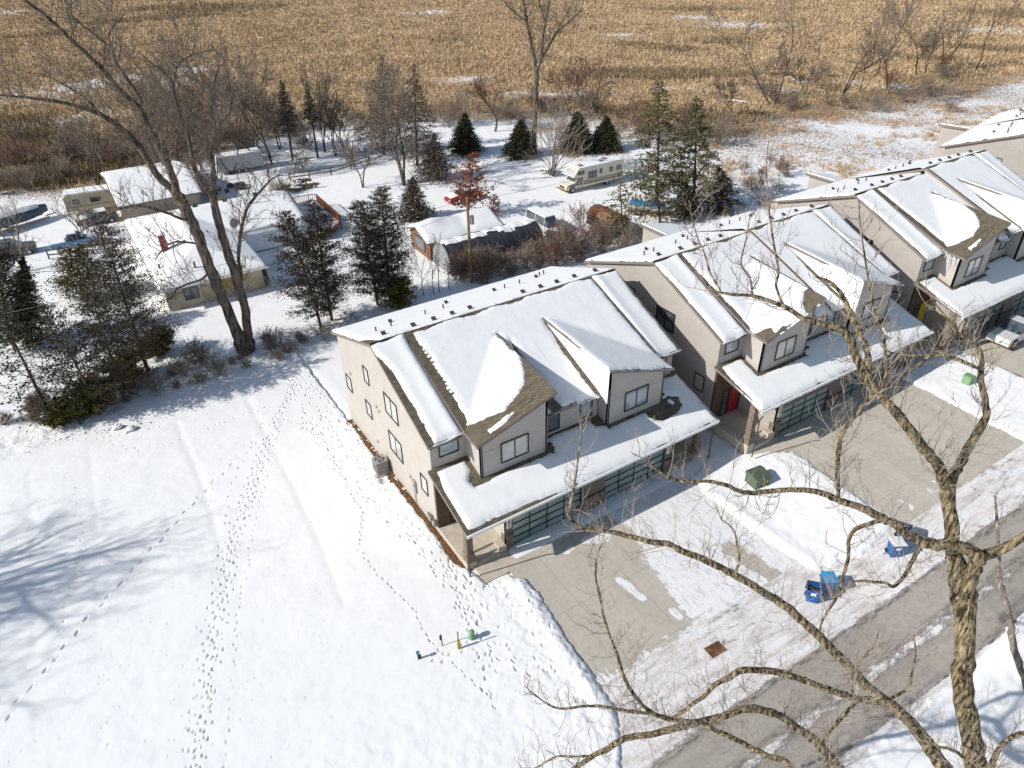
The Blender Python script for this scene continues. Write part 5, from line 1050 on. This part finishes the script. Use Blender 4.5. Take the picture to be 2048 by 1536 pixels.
for i, (bx, by, tx, ty, k) in enumerate([(1545, 214, 1600, -60, 2), (1684, 192, 1705, -30, 2), (1774, 178, 1728, -20, 1), (1832, 152, 1855, -10, 2), (1950, 142, 1935, -50, 1), (1532, 172, 1528, 80, 1), (1722, 185, 1730, 60, 2), (1880, 140, 1900, 20, 2), (1610, 190, 1622, 110, 2), (1466, 235, 1462, 150, 2), (1850, 150, 1846, 50, 3)]):
    bt(['bare tree leaning right at the left end of the marsh tree line', 'twin stemmed bare tree right of the leaning marsh tree', 'crooked bare tree leaning left along the marsh edge', 'bare tree rising out of the marsh thicket', 'gnarled bare tree with a kinked trunk at the far right marsh', 'short dead stem left of the leaning marsh tree', 'low twin bare sapling among the marsh trees', 'bushy bare tree beside the gnarled marsh tree', 'low bare sapling by the fallen log in the marsh', 'bare sapling at the marsh edge above the pines', 'many stemmed low bare tree in the marsh thicket'][i], bx, by, tx, ty, 300+i, .17 if ty < 40 else .09, fork=k, mx=3, kids=(6, 5, 5), spread=.65, minr=.032, bark=BARKD, twig=TWIGD, wob=.22)
bt('dark spreading bare tree at the marsh edge left of the garage', 195, 372, 150, 232, 320, .16, fork=3, mx=4, kids=(6, 5, 4, 3), spread=.7, minr=.02, bark=BARKD, twig=TWIGD)
bt('short bare street tree at left edge before the dark car', 52, 545, 20, 400, 321, .13, fork=3, mx=3, kids=(5, 5, 4), spread=.6, minr=.014, twig=TWIG)
bt('bare dogwood like tree beside the blue pickup', 165, 475, 110, 385, 322, .1, fork=3, mx=3, kids=(5, 5, 4), spread=.6, minr=.014, twig=TWIGD)
bt('slim bare sapling growing between ranch house and cedars', 570, 470, 555, 350, 323, .07, mx=3, kids=(7, 5, 4), spread=.6, minr=.012, twig=TWIGD)
for i, (bx, by, tx, ty) in enumerate([(848, 592, 815, 500), (868, 588, 838, 500), (880, 586, 876, 480), (900, 580, 868, 540), (1072, 535, 1050, 470)]):
    bt('thin dark bare sapling between the near house and the tunnel shelter', bx, by, tx, ty, 340+i, .05, group='thin saplings behind the near house', mx=2, kids=(5, 4), spread=.5, minr=.012, bark=BARKD, twig=TWIGD, name='sapling')
# out of the picture to the left: the tree whose branch shadows lie on the yard
bare_tree('big bare tree standing outside the left edge of the yard', (-58, 2.5, 0), 401, 27, .75, fork=2, mx=4, kids=(9, 6, 4, 3), spread=.8, minr=.012, trunkfrac=.8)
bare_tree('second big bare tree standing outside the left edge of the yard', (-63, -3.5, 0), 402, 24, .7, fork=2, mx=4, kids=(8, 6, 4, 3), spread=.8, minr=.012, trunkfrac=.8)
# brush: a few bush shapes, copied
BG = 'bare bushes of the brush strips'
BUSH = []
for s, (h, r, fk) in enumerate([(3.0, .03, 10), (2.4, .028, 10), (3.7, .035, 9), (1.6, .02, 11)]):
    out = bare_meshes(500+s, h, r, mx=2, fork=fk, kids=(6, 4), spread=.7, wob=.25, minr=.01); m = MB(); tubes(m, [(p, r_, max(1, l+1)) for p, r_, l in out], .015)
    me = m.build('bare_bush', [BRUSHM, TWIGD, TWIGR, BRUSHM][s], None, True); BUSH.append(me)
brg = random.Random(77); used = set()
def bush(x, y, s, label, k=None):
    k = brg.choice((0, 1, 3, 0, 2)) if k is None else k
    if k in used: o = BUSH[k].copy(); COL.objects.link(o)
    else: o = BUSH[k]; used.add(k)
    o.location = (x, y, float(H(x, y))); o.rotation_euler = (0, 0, brg.uniform(0, 6.28)); o.scale = (s, s, s*brg.uniform(.8, 1.2)); tag(o, label, 'bush', BG)
LB1 = 'bare twiggy bush in the brush strip between tunnel shelter and near house'
for i in range(34):
    t = i/33; P = at(905+t*265+brg.uniform(-8, 8), 578-t*60+brg.uniform(-28, 6)); bush(P[0], P[1], brg.uniform(.7, 1.15), LB1)
for i in range(16):
    P = at(1110+brg.uniform(0, 180), 540-brg.uniform(0, 75)+(0)); bush(P[0], P[1], brg.uniform(.6, 1.1), LB1)
LB2 = 'bare bush along the snowy edge of the marsh'
for i in range(70):
    t = brg.random(); P = at(*(np.array((20, 395))*(1-t)+np.array((540, 275))*t)) if i < 34 else at(*(np.array((560, 268))*(1-t)+np.array((1240, 225))*t)); bush(P[0]+brg.uniform(-3, 3), P[1]+brg.uniform(-1, 6), brg.uniform(.8, 1.5), LB2)
for i in range(26):
    P = at(1480+brg.uniform(0, 420), 228-brg.uniform(0, 75)); bush(P[0], P[1], brg.uniform(.7, 1.5), LB2)
for i in range(14):
    P = at(1440+brg.uniform(0, 140), 390-brg.uniform(0, 60)+0); bush(P[0], P[1], brg.uniform(.5, .9), 'bare bush in the litter behind the middle houses')
LB3 = 'thin weedy bush under the row of dark cedars'
for i in range(46):
    t = brg.random(); P = at(*(np.array((30, 860))*(1-t)+np.array((650, 690))*t)); bush(P[0]+brg.uniform(-1, 1), P[1]+brg.uniform(-.8, 2.6), brg.uniform(.4, 1.0), LB3, (3, 1, 0, 3)[i % 4])
for px, py in ((505, 300), (360, 420), (440, 420), (420, 400), (560, 390), (330, 410), (620, 300), (720, 270), (860, 300)):
    P = at(px, py); bush(P[0], P[1], brg.uniform(.8, 1.3), 'bare bush in the back yard among the bare trees')
for i in range(46):
    P = at(*[(brg.uniform(300, 720), brg.uniform(255, 345)), (brg.uniform(0, 330), brg.uniform(285, 385)), (brg.uniform(700, 1240), brg.uniform(205, 262)), (brg.uniform(1230, 1480), brg.uniform(225, 300))][i % 4]); bush(P[0], P[1], brg.uniform(1.1, 2.0), 'tall tangled grey brown bush in the thicket between yard and marsh')
# reeds: uncountable, one object per kind
def blades(name, X, Y, n, hgt, wid, mat, lean=.35, seed=1, base=None):
    rg = np.random.default_rng(seed); X = np.repeat(X, n); Y = np.repeat(Y, n); hgt = np.repeat(hgt, n)*rg.uniform(.6, 1.25, len(X)); wid = np.repeat(wid, n)
    X = X+rg.normal(0, .22, len(X)); Y = Y+rg.normal(0, .22, len(X)); Z = (H(X, Y) if base is None else base)-.1
    a = rg.uniform(0, 2*math.pi, len(X)); dx, dy = np.cos(a)*wid*.5, np.sin(a)*wid*.5; lx, ly = rg.normal(0, lean, (2, len(X)))*hgt
    B = np.stack([X, Y, Z], 1); V = np.stack([B-np.stack([dx, dy, 0*dx], 1), B+np.stack([dx, dy, 0*dx], 1), B+np.stack([lx+dx*.6, ly+dy*.6, hgt], 1), B+np.stack([lx-dx*.4, ly-dy*.4, hgt*.95], 1)], 1).reshape(-1, 3)
    return tag(npmesh(name, V, np.arange(len(V)).reshape(-1, 4), mat, None, False), kind='stuff')
rg = np.random.default_rng(11); N = 150000
PX = rg.uniform(-60, 2110, N); PY = -10+440*rg.random(N)**1.05
Rr = FW[None]+RT[None]*((PX-1024)/FPX)[:, None]-UP[None]*((PY-768)/FPX)[:, None]; tt = -CAM[2]/Rr[:, 2]; X = CAM[0]+Rr[:, 0]*tt; Y = CAM[1]+Rr[:, 1]*tt
X = X+rg.normal(0, 2, N); Y = Y+rg.normal(0, 2, N); md = sdf(MEDGE, X, Y); dist = np.hypot(X-CAM[0], Y-CAM[1])
sp = np.clip(blob(X, Y, SPECK), 0, 1); br = .85*blob(X, Y, BRUSH)+.6*fbm(X*.025, Y*.025, 4, 71)
keep = (md+5*fbm(X*.06, Y*.06, 3, 72) > rg.uniform(-3, 6, N)) & (rg.random(N) > sp*.5) & (dist < 430)
X, Y, dist, br = X[keep], Y[keep], dist[keep], br[keep]; isb = br > .42+.2*rg.normal(0, 1, len(br))*.5
g = ~isb; blades('marsh_reeds', X[g], Y[g], 4, .6+.3*fbm(X[g]*.06, Y[g]*.06, 3, 73)+dist[g]*.0006, .03+dist[g]*.00075, REED, .5, 12)
g = isb; blades('marsh_brush', X[g], Y[g], 5, 1.1+.4*fbm(X[g]*.06, Y[g]*.06, 3, 74), .035+dist[g]*.0006, REEDB, .25, 13)
N = 14000; X = rg.uniform(42, 190, N); Y = rg.uniform(6, 60, N); md = sdf(MEDGE, X, Y); dn = vnoise(X*.22, Y*.22, 5)*.6+vnoise(X*.9, Y*.9, 6)*.4
keep = (md < 2) & (Y > 9+.02*X) & (dn+.25*np.exp(md/6) > .49) & ~((X < 48) & (Y < 34)); X, Y = X[keep], Y[keep]
blades('dead_grass', X, Y, 7, .32+.6*vnoise(X*.3, Y*.3, 8)**2, .085+.0*X, TUFT, .6, 14)
N = 1500; X = rg.uniform(-36, 12, N); Y = rg.uniform(5, 40, N); dn = vnoise(X*.5, Y*.5, 15); dl = np.exp(-((Y-11.-.22*(X+20))/2.2)**2); keep = (dn*.6+dl*.6 > .72) & ((Y < 18)) & ~((X > -9.5) & (Y < 6)); X, Y = X[keep], Y[keep]
blades('dead_grass', X, Y, 5, .3+.3*vnoise(X, Y, 9), .022+0*X, TUFT, .5, 15)
# fallen snowy logs in the marsh
for i, (a, b, lb) in enumerate([((1575, 158), (1600, 172), 'fallen log capped with snow between the marsh trees'), ((1592, 172), (1622, 168), 'short fallen log with thick snow at the marsh edge'), ((1440, 205), (1500, 210), 'long fallen log under snow left of the leaning marsh tree')]):
    A = at(*a); B = at(*b); T = thing('fallen_log', lb, 'log', tuple(A)); d = B-A; m = MB(); m.tube([(0, 0, .35), tuple(d*.5+(0, 0, .5)), tuple(d+(0, 0, .3))], .14, 8); m.build('log', BARKD, T); m = MB(); m.tube([(0, 0, .43), tuple(d*.5+(0, 0, .58)), tuple(d+(0, 0, .38))], .13, 8); m.build('snow_cover', SNOW, T)
# ---------------- the two big trees whose limbs are followed one by one ----------------
def smooth_path(P, Rd, k=4):
    P = np.array(P, float); n = len(P); t = np.arange(n); tt = np.linspace(0, n-1, (n-1)*k+1); Q = np.zeros((len(tt), 3))
    T = np.gradient(P, axis=0)
    for i, s in enumerate(tt):
        a = min(int(s), n-2); f = s-a; h = (2*f**3-3*f**2+1, f**3-2*f**2+f, -2*f**3+3*f**2, f**3-f**2); Q[i] = h[0]*P[a]+h[1]*T[a]+h[2]*P[a+1]+h[3]*T[a+1]
    return Q, np.interp(tt, t, Rd)
def shoots(mb, rg, P, Rd, gap, lmin, lmax, up, rad=.009, sub=4, rmax=.2, third=2):
    s = np.r_[0, np.cumsum(np.linalg.norm(np.diff(P, axis=0), axis=1))]; x = rg.uniform(0, gap)
    while x < s[-1]:
        p = np.array([np.interp(x, s, P[:, i]) for i in range(3)]); r = np.interp(x, s, Rd)
        if r < rmax:
            i = min(np.searchsorted(s, x), len(P)-2); t = unit(P[i+1]-P[max(i-1, 0)]); a = rg.normal(0, 1, 3); d = unit(a-t*(a@t)+t*.35+np.array((0, 0, up))); L = rg.uniform(lmin, lmax)*(.6+.4*min(1, r/.05))
            def shoot(p, d, L, r0, lev):
                q = [p]; ds = [d]
                for k in range(4 if lev < 2 else 2): d = unit(d+rg.normal(0, .2, 3)+np.array((0, 0, up*.35))); q.append(q[-1]+d*L/(4 if lev < 2 else 2)); ds.append(d)
                mb.tube(q, np.linspace(r0, r0*.4, len(q)), 4 if lev == 0 else 3, 0, False)
                if lev < 2:
                    for _ in range(sub if lev == 0 else third):
                        k = rg.integers(1, len(q)); b = rg.normal(0, 1, 3); nd = unit(ds[k]*.8+unit(b)*.75+np.array((0, 0, up*.3))); shoot(q[k], nd, L*rg.uniform(.3, .6), r0*.62, lev+1)
            shoot(p, d, L, min(rad, r*.7)*rg.uniform(.8, 1.3), 0)
        x += gap*rg.uniform(.5, 1.5)
def traced(T, base, lines, tofn, bark, rg, twigmat, gap, lmin, lmax, up, rad, sub, rmax, wscale, third=2, trunk_n=1):
    tw = MB(); B = np.asarray(base)
    for i, (name, pts, gp) in enumerate(lines):
        P = []; Rd = []
        for q in pts: w, z = tofn(q[0], q[1], i); P.append(w-B); Rd.append(q[2]*.5/FPX*z*wscale)
        P, Rd = smooth_path(P, Rd); jit = rg.normal(0, 1, P.shape)*Rd[:, None]*.10; jit[0] = 0; n = 12 if Rd.max() > .15 else (9 if Rd.max() > .06 else 6)
        m = MB(); m.tube(P+jit, Rd*(1+rg.normal(0, .05, len(Rd))), n); m.build(name, bark, T, True)
        shoots(tw, rg, P, Rd, gap*gp, lmin, lmax, up, rad, sub, rmax, third)
    tw.build('twigs', twigmat, T, True)
# near tree over the road
def near_pt(px, py, i):
    D = np.interp(py, [400, 700, 1000, 1160, 1540], [16.6, 17.6, 18.6, 19.2, 20.2])+NEAR_OFF[i]*min(1., abs(py-NEAR[i][1][0][1])/120+abs(px-NEAR[i][1][0][0])/200); return CAM+ray(px, py)*D, D
NEAR = [
 ('trunk', [(1990, 1700, 50), (1966, 1600, 47), (1948, 1510, 43), (1936, 1440, 40), (1924, 1360, 41), (1931, 1290, 38), (1929, 1235, 42), (1927, 1190, 50), (1915, 1140, 36), (1907, 1090, 30), (1902, 1040, 28), (1896, 990, 29), (1888, 955, 25)], 2.),
 ('limb', [(1893, 978, 22), (1878, 935, 23), (1848, 897, 22), (1811, 847, 21), (1773, 805, 20), (1743, 767, 19), (1726, 740, 19), (1711, 710, 18), (1696, 672, 17), (1676, 655, 14), (1643, 647, 12), (1606, 637, 11), (1576, 617, 10), (1540, 602, 9), (1502, 591, 7.5), (1465, 589, 6), (1427, 580, 4), (1400, 552, 2.5)], 1.),
 ('limb', [(1735, 752, 15), (1737, 715, 14), (1728, 690, 13), (1716, 660, 12), (1698, 622, 10), (1686, 592, 9), (1661, 565, 7), (1630, 553, 4)], 1.),
 ('limb', [(1676, 1002, 9), (1675, 930, 10), (1680, 885, 9.5), (1690, 858, 9.5), (1712, 830, 9), (1735, 800, 8.5), (1761, 780, 8), (1770, 757, 8), (1771, 722, 7.5), (1768, 680, 7), (1756, 642, 6.5), (1746, 605, 6), (1738, 567, 5), (1729, 510, 4), (1720, 452, 3), (1718, 400, 2)], 1.),
 ('limb', [(1896, 985, 20), (1908, 950, 20), (1921, 925, 19), (1936, 897, 18), (1956, 860, 17), (1973, 832, 15), (1971, 810, 14), (1966, 780, 13), (1961, 755, 12), (1963, 730, 12), (1961, 703, 9), (1950, 690, 7), (1930, 676, 6), (1911, 662, 6), (1898, 642, 5), (1873, 610, 3), (1855, 585, 2)], 1.),
 ('limb', [(1960, 738, 7), (1946, 732, 7.5), (1911, 717, 7.5), (1881, 710, 7), (1841, 711, 6.5), (1806, 710, 6), (1781, 705, 4), (1760, 690, 2.5)], 1.),
 ('limb', [(1928, 1195, 30), (1942, 1150, 31), (1955, 1120, 32), (1945, 1104, 26), (1920, 1094, 26), (1895, 1088, 25), (1875, 1090, 24), (1845, 1084, 22), (1815, 1070, 21), (1795, 1052, 20), (1765, 1036, 18), (1735, 1021, 17), (1700, 1008, 15), (1675, 1000, 13.5), (1650, 988, 12.5), (1610, 980, 11.5), (1570, 980, 11), (1530, 983, 10.5), (1487, 985, 9.5), (1452, 970, 8.5), (1414, 962, 7.5), (1377, 964, 7), (1339, 955, 6), (1314, 940, 4.5), (1290, 920, 3), (1262, 905, 2)], 1.),
 ('limb', [(1952, 1122, 26), (1966, 1112, 22), (1985, 1105, 20), (2010, 1095, 19), (2040, 1078, 18), (2080, 1060, 17)], 1.2),
 ('limb', [(1840, 1092, 9), (1830, 1112, 9), (1820, 1130, 8.5), (1810, 1150, 8), (1788, 1172, 8), (1770, 1166, 6), (1730, 1162, 5.5), (1705, 1165, 5), (1685, 1185, 4), (1660, 1200, 3)], 1.),
 ('limb', [(1765, 1040, 9), (1740, 1048, 9), (1712, 1058, 9), (1697, 1080, 9), (1697, 1110, 8), (1690, 1140, 7.5), (1683, 1165, 7), (1670, 1200, 6), (1645, 1240, 5), (1638, 1275, 3)], 1.),
 ('limb', [(1960, 1640, 36), (1905, 1560, 33), (1870, 1510, 30), (1848, 1477, 26), (1800, 1425, 24), (1748, 1385, 22), (1700, 1335, 20), (1655, 1290, 19.5), (1636, 1270, 19), (1600, 1237, 18), (1560, 1205, 17), (1520, 1180, 16.5), (1474, 1152, 16), (1436, 1132, 15), (1399, 1115, 14.5), (1366, 1103, 13.5), (1336, 1088, 12.5), (1299, 1083, 11), (1249, 1070, 10.5), (1211, 1062, 9.5), (1175, 1059, 8.5), (1150, 1047, 7.5), (1138, 1028, 7), (1145, 990, 5.5), (1150, 962, 4.5), (1155, 930, 3.5), (1160, 890, 3), (1166, 840, 2)], .8),
 ('limb', [(1474, 1152, 6), (1472, 1142, 5.5), (1479, 1120, 5), (1474, 1095, 4.5), (1471, 1070, 4), (1459, 1050, 3.5), (1444, 1040, 2.5), (1432, 1010, 1.8)], .8),
 ('limb', [(1345, 1440, 10), (1320, 1432, 9.5), (1299, 1422, 9), (1269, 1392, 8.5), (1249, 1357, 8), (1236, 1314, 7), (1219, 1272, 6), (1206, 1227, 5.5), (1201, 1197, 5), (1192, 1160, 4), (1192, 1130, 3.5), (1198, 1100, 2.5), (1215, 1075, 1.6)], .8),
 ('limb', [(1860, 1500, 22), (1815, 1437, 18), (1780, 1410, 17), (1751, 1402, 17), (1711, 1397, 15), (1676, 1385, 14.5), (1636, 1372, 14), (1599, 1357, 13.5), (1568, 1348, 14), (1536, 1342, 14), (1486, 1340, 13.5), (1461, 1354, 12), (1429, 1370, 10), (1409, 1392, 9), (1386, 1407, 8), (1356, 1430, 8), (1336, 1438, 8), (1299, 1427, 8), (1249, 1421, 7), (1211, 1414, 6.5), (1174, 1412, 6), (1119, 1417, 5), (1086, 1402, 3), (1049, 1372, 2)], .8),
 ('limb', [(1740, 1600, 26), (1700, 1560, 24), (1661, 1515, 20), (1636, 1487, 18), (1606, 1464, 17), (1573, 1440, 16), (1536, 1423, 16), (1486, 1418, 15), (1449, 1432, 15), (1399, 1444, 14.5), (1374, 1450, 14.5), (1336, 1460, 14), (1294, 1470, 13), (1249, 1477, 12.5), (1219, 1495, 12), (1186, 1512, 11), (1164, 1527, 10), (1130, 1550, 9)], .8),
 ('limb', [(1186, 1512, 6), (1150, 1513, 5), (1111, 1514, 4.5), (1074, 1535, 3.5), (1040, 1545, 2)], .8),
 ('limb', [(1600, 1560, 13), (1573, 1524, 12), (1536, 1512, 12), (1499, 1494, 11), (1474, 1480, 11), (1429, 1460, 10), (1399, 1446, 10), (1350, 1440, 9)], .8),
 ('limb', [(1655, 1560, 11), (1653, 1527, 10), (1646, 1484, 9), (1676, 1444, 8.5), (1706, 1410, 8), (1723, 1400, 7), (1741, 1407, 6.5), (1773, 1400, 6.5), (1816, 1377, 6), (1823, 1347, 5), (1831, 1307, 3.5), (1828, 1270, 2)], .8),
 ('limb', [(1710, 1405, 5), (1703, 1364, 4.5), (1716, 1327, 4), (1748, 1290, 3), (1758, 1257, 2)], .8),
 ('limb', [(1567, 612, 6), (1558, 590, 5.5), (1552, 570, 5.5), (1557, 542, 5), (1550, 500, 4.5), (1542, 450, 4), (1537, 405, 3), (1533, 340, 2.4), (1537, 280, 1.6)], 1.),
 ('limb', [(1505, 592, 4.5), (1500, 555, 4), (1482, 527, 3.5), (1492, 480, 3), (1500, 430, 1.8)], 1.),
 ('limb', [(1442, 583, 4.5), (1420, 545, 4), (1410, 510, 3.5), (1397, 480, 3), (1385, 442, 2.5), (1378, 400, 1.5)], 1.),
 ('limb', [(1720, 815, 7), (1745, 795, 7.5), (1766, 780, 7), (1806, 752, 6.5), (1848, 720, 6), (1886, 690, 5), (1905, 665, 3)], 1.),
]
NEAR_OFF = [0, -1.0, .8, -1.6, .6, 1.5, -.8, -1.5, -2, .9, 1.5, .5, -1.0, 2.2, 3.0, 1.0, 1.2, -2.2, -1.5, .5, -.5, .6, 1.0]
NEAR += [('limb', [(1960, 1600, 14), (1981, 1536, 12), (1998, 1497, 11), (2023, 1474, 10), (2050, 1466, 9), (2090, 1455, 8)], .7), ('limb', [(1990, 1600, 10), (1936, 1524, 8), (1898, 1497, 7), (1878, 1494, 6), (1850, 1470, 3)], .7)]; NEAR_OFF += [-1, -1]
NB = CAM+ray(1990, 1700)*20.4; NB = np.array((NB[0]+.9, NB[1]-1.5, 0.))
T = thing('cottonwood_tree', 'huge furrowed bare tree with sprawling limbs filling the lower right', 'tree', tuple(NB))
rg = np.random.default_rng(21)
traced(T, NB, NEAR, near_pt, BARKF, rg, TWIG, .16, .4, 1.3, .55, .0105, 4, .17, .95)
q = CAM+ray(1990, 1700)*near_pt(1990, 1700, 0)[1]-NB; m = MB(); m.tube([(0, 0, -.3), (0, 0, 1.5), tuple(q*.5), tuple(q)], [.55, .45, .38, 50*.5/FPX*20.2], 12); m.build('trunk', BARKF, T, True)
# pale leaning tree at right edge, further limbs from below
R_ = [('trunk', [(2075, 1460, 15), (2051, 1367, 14), (2041, 1335, 14), (2026, 1288, 13.5), (2020, 1245, 13), (2014, 1215, 12.5), (2005, 1185, 12), (1998, 1150, 11), (1996, 1112, 9), (1996, 1075, 7), (1993, 1030, 5), (1990, 990, 3)], 1.)]
def r_pt(px, py, i): D = 22.; return CAM+ray(px, py)*D, D
RB = CAM+ray(2095, 1540)*23; RB = np.array((RB[0]+1, RB[1]-1, 0.)); T2 = thing('bare_tree', 'slim pale bare stem leaning at the right edge beside the furrowed tree', 'tree', tuple(RB)); traced(T2, RB, R_, r_pt, BARKP, rg, TWIG, .5, .4, 1.0, .5, .008, 3, .17, 1.)
q = CAM+ray(2075, 1460)*22-RB; m = MB(); m.tube([(0, 0, -.3), tuple(q*.6), tuple(q)], [.2, .15, 15*.5/FPX*22], 8); m.build('trunk', BARKP, T2, True)
# the leaning double trunk tree behind the yard
LBASE = at(492, 706)
LEFT = [
 ('trunk', [(494, 712, 46), (486, 690, 34), (472, 660, 25), (452, 612, 23), (430, 560, 24), (410, 510, 24), (391, 460, 25), (373, 422, 26), (362, 400, 26), (354, 386, 25)], 6.),
 ('trunk', [(498, 710, 38), (498, 690, 26), (495, 660, 20), (489, 612, 18.5), (473, 560, 20), (457, 510, 19), (441, 460, 18), (431, 420, 17.5), (426, 396, 17)], 6.),
 ('limb', [(356, 392, 19), (337, 372, 17), (317, 355, 16), (290, 310, 15), (268, 280, 14), (247, 262, 13), (226, 245, 12), (207, 233, 12), (180, 220, 10), (152, 212, 9), (127, 205, 8), (95, 200, 7.5), (67, 197, 6.5), (27, 192, 5), (-15, 190, 4)], 1.),
 ('limb', [(354, 388, 18), (345, 355, 16.5), (337, 333, 16), (322, 303, 15), (310, 277, 15), (296, 250, 14), (287, 230, 14), (277, 214, 13.5), (267, 205, 13), (233, 173, 11.5), (200, 133, 10.5), (160, 97, 10), (123, 60, 9), (90, 30, 8), (67, 13, 7), (30, -12, 6)], 1.),
 ('limb', [(283, 218, 10), (277, 193, 9), (257, 160, 8), (245, 143, 7.5), (233, 127, 7), (227, 110, 6), (222, 93, 5.5), (218, 70, 4), (228, 50, 3), (250, 28, 2)], 1.),
 ('limb', [(222, 93, 4.5), (205, 82, 4.5), (180, 62, 4), (155, 43, 4), (142, 28, 3.5), (143, 8, 3), (165, -5, 2)], 1.),
 ('limb', [(378, 440, 7), (360, 437, 6.5), (340, 428, 6.5), (317, 421, 6), (298, 415, 6), (277, 412, 6), (253, 414, 5.5), (233, 420, 5), (200, 440, 4.5), (178, 452, 3.5), (160, 465, 2)], 1.),
 ('limb', [(405, 490, 5), (393, 487, 5), (370, 484, 4.5), (350, 484, 4.5), (332, 492, 4), (318, 508, 3), (310, 520, 1.8)], 1.),
 ('limb', [(204, 235, 6), (192, 218, 5), (170, 195, 4.5), (143, 178, 4), (110, 160, 3), (75, 145, 2)], 1.),
 ('limb', [(428, 400, 12), (418, 385, 12), (405, 365, 12), (393, 345, 11), (386, 320, 10.5), (380, 293, 10), (374, 270, 9.5), (367, 247, 9), (360, 222, 8), (353, 200, 7.5), (348, 180, 6.5), (345, 165, 5), (327, 143, 4.5), (305, 128, 3.5), (288, 113, 2.5)], 1.),
 ('limb', [(348, 172, 5), (350, 150, 4.5), (357, 130, 4), (366, 120, 4), (378, 113, 3.5), (400, 106, 2.5), (420, 100, 1.8)], 1.),
 ('limb', [(426, 400, 13), (427, 383, 13), (427, 355, 12.5), (426, 333, 12), (423, 315, 11.5), (423, 298, 11), (430, 267, 10), (437, 250, 9), (448, 238, 8), (457, 227, 7.5), (461, 212, 7), (464, 200, 6), (471, 190, 5), (480, 185, 4.5), (503, 188, 3.5), (525, 195, 2)], 1.),
 ('limb', [(432, 262, 6), (427, 240, 5.5), (424, 215, 5), (425, 190, 4), (430, 160, 3), (440, 130, 2)], 1.),
 ('limb', [(490, 630, 9), (483, 580, 9), (481, 555, 8.5), (477, 510, 9), (479, 485, 8.5), (482, 460, 8), (487, 440, 7.5), (492, 422, 7), (500, 407, 6.5), (510, 395, 6), (530, 372, 4.5), (545, 357, 3), (560, 350, 2)], 1.),
 ('limb', [(418, 545, 5), (400, 560, 4.5), (375, 568, 4), (352, 580, 3.5), (345, 595, 2.5), (330, 600, 1.8)], 1.),
]
LO = [0, 0, 1.5, -1., 1., -1.5, -2., 1.5, -1., -1.5, 1., 1.8, -1., 1., 1.2]
def left_pt(px, py, i):
    P = standing(px, py, LBASE, 0, LO[i]*min(1., (LBASE[1]*0+abs(706-py))/300.)); return P, (P-CAM)@FW
T3 = thing('bare_tree', 'tall bare tree with two leaning grey trunks at the edge of the yard', 'tree', tuple(LBASE))
traced(T3, LBASE, LEFT, left_pt, BARKG, np.random.default_rng(31), TWIGD, .25, .9, 3.0, .45, .03, 5, .26, .86, 3)
# the very tall tree at the marsh edge
MBASE = at(1068, 310)
MID = [
 ('trunk', [(1068, 312, 12), (1068, 270, 10), (1070, 230, 9.5), (1072, 190, 9), (1073, 150, 9), (1072, 132, 10)], 8.),
 ('limb', [(1072, 138, 7), (1068, 112, 7), (1063, 92, 6.5), (1058, 65, 6), (1053, 40, 5.5), (1050, 15, 4.5), (1040, -15, 3.5)], .8),
 ('limb', [(1074, 140, 6), (1083, 117, 6), (1085, 90, 5), (1087, 65, 4.5), (1093, 35, 4), (1097, 10, 3.5), (1100, -20, 3)], .8),
 ('limb', [(1080, 122, 5), (1090, 105, 5), (1106, 77, 4.5), (1116, 62, 4), (1128, 52, 3.5), (1146, 36, 3), (1166, 18, 2)], .8),
 ('limb', [(1053, 42, 4), (1035, 30, 3.5), (1018, 15, 3), (1004, -5, 2.5), (990, -20, 2)], .8),
 ('limb', [(1090, 50, 3.5), (1085, 25, 3), (1078, 0, 3), (1075, -20, 2)], .8),
 ('limb', [(1107, 76, 3.5), (1120, 50, 3), (1135, 25, 2.5), (1150, -5, 2)], .8),
]
MO = [0, .8, -1, 1.2, -1, 1, -1.5]
def mid_pt(px, py, i): P = standing(px, py, MBASE, 0, MO[i]*min(1, (312-py)/200.)); return P, (P-CAM)@FW
T4 = thing('bare_tree', 'very tall bare tree with a long clean trunk splitting high above the marsh', 'tree', tuple(MBASE)); traced(T4, MBASE, MID, mid_pt, BARKG, np.random.default_rng(41), TWIGD, .4, 1.0, 3.2, .4, .036, 5, .3, 1., 3)
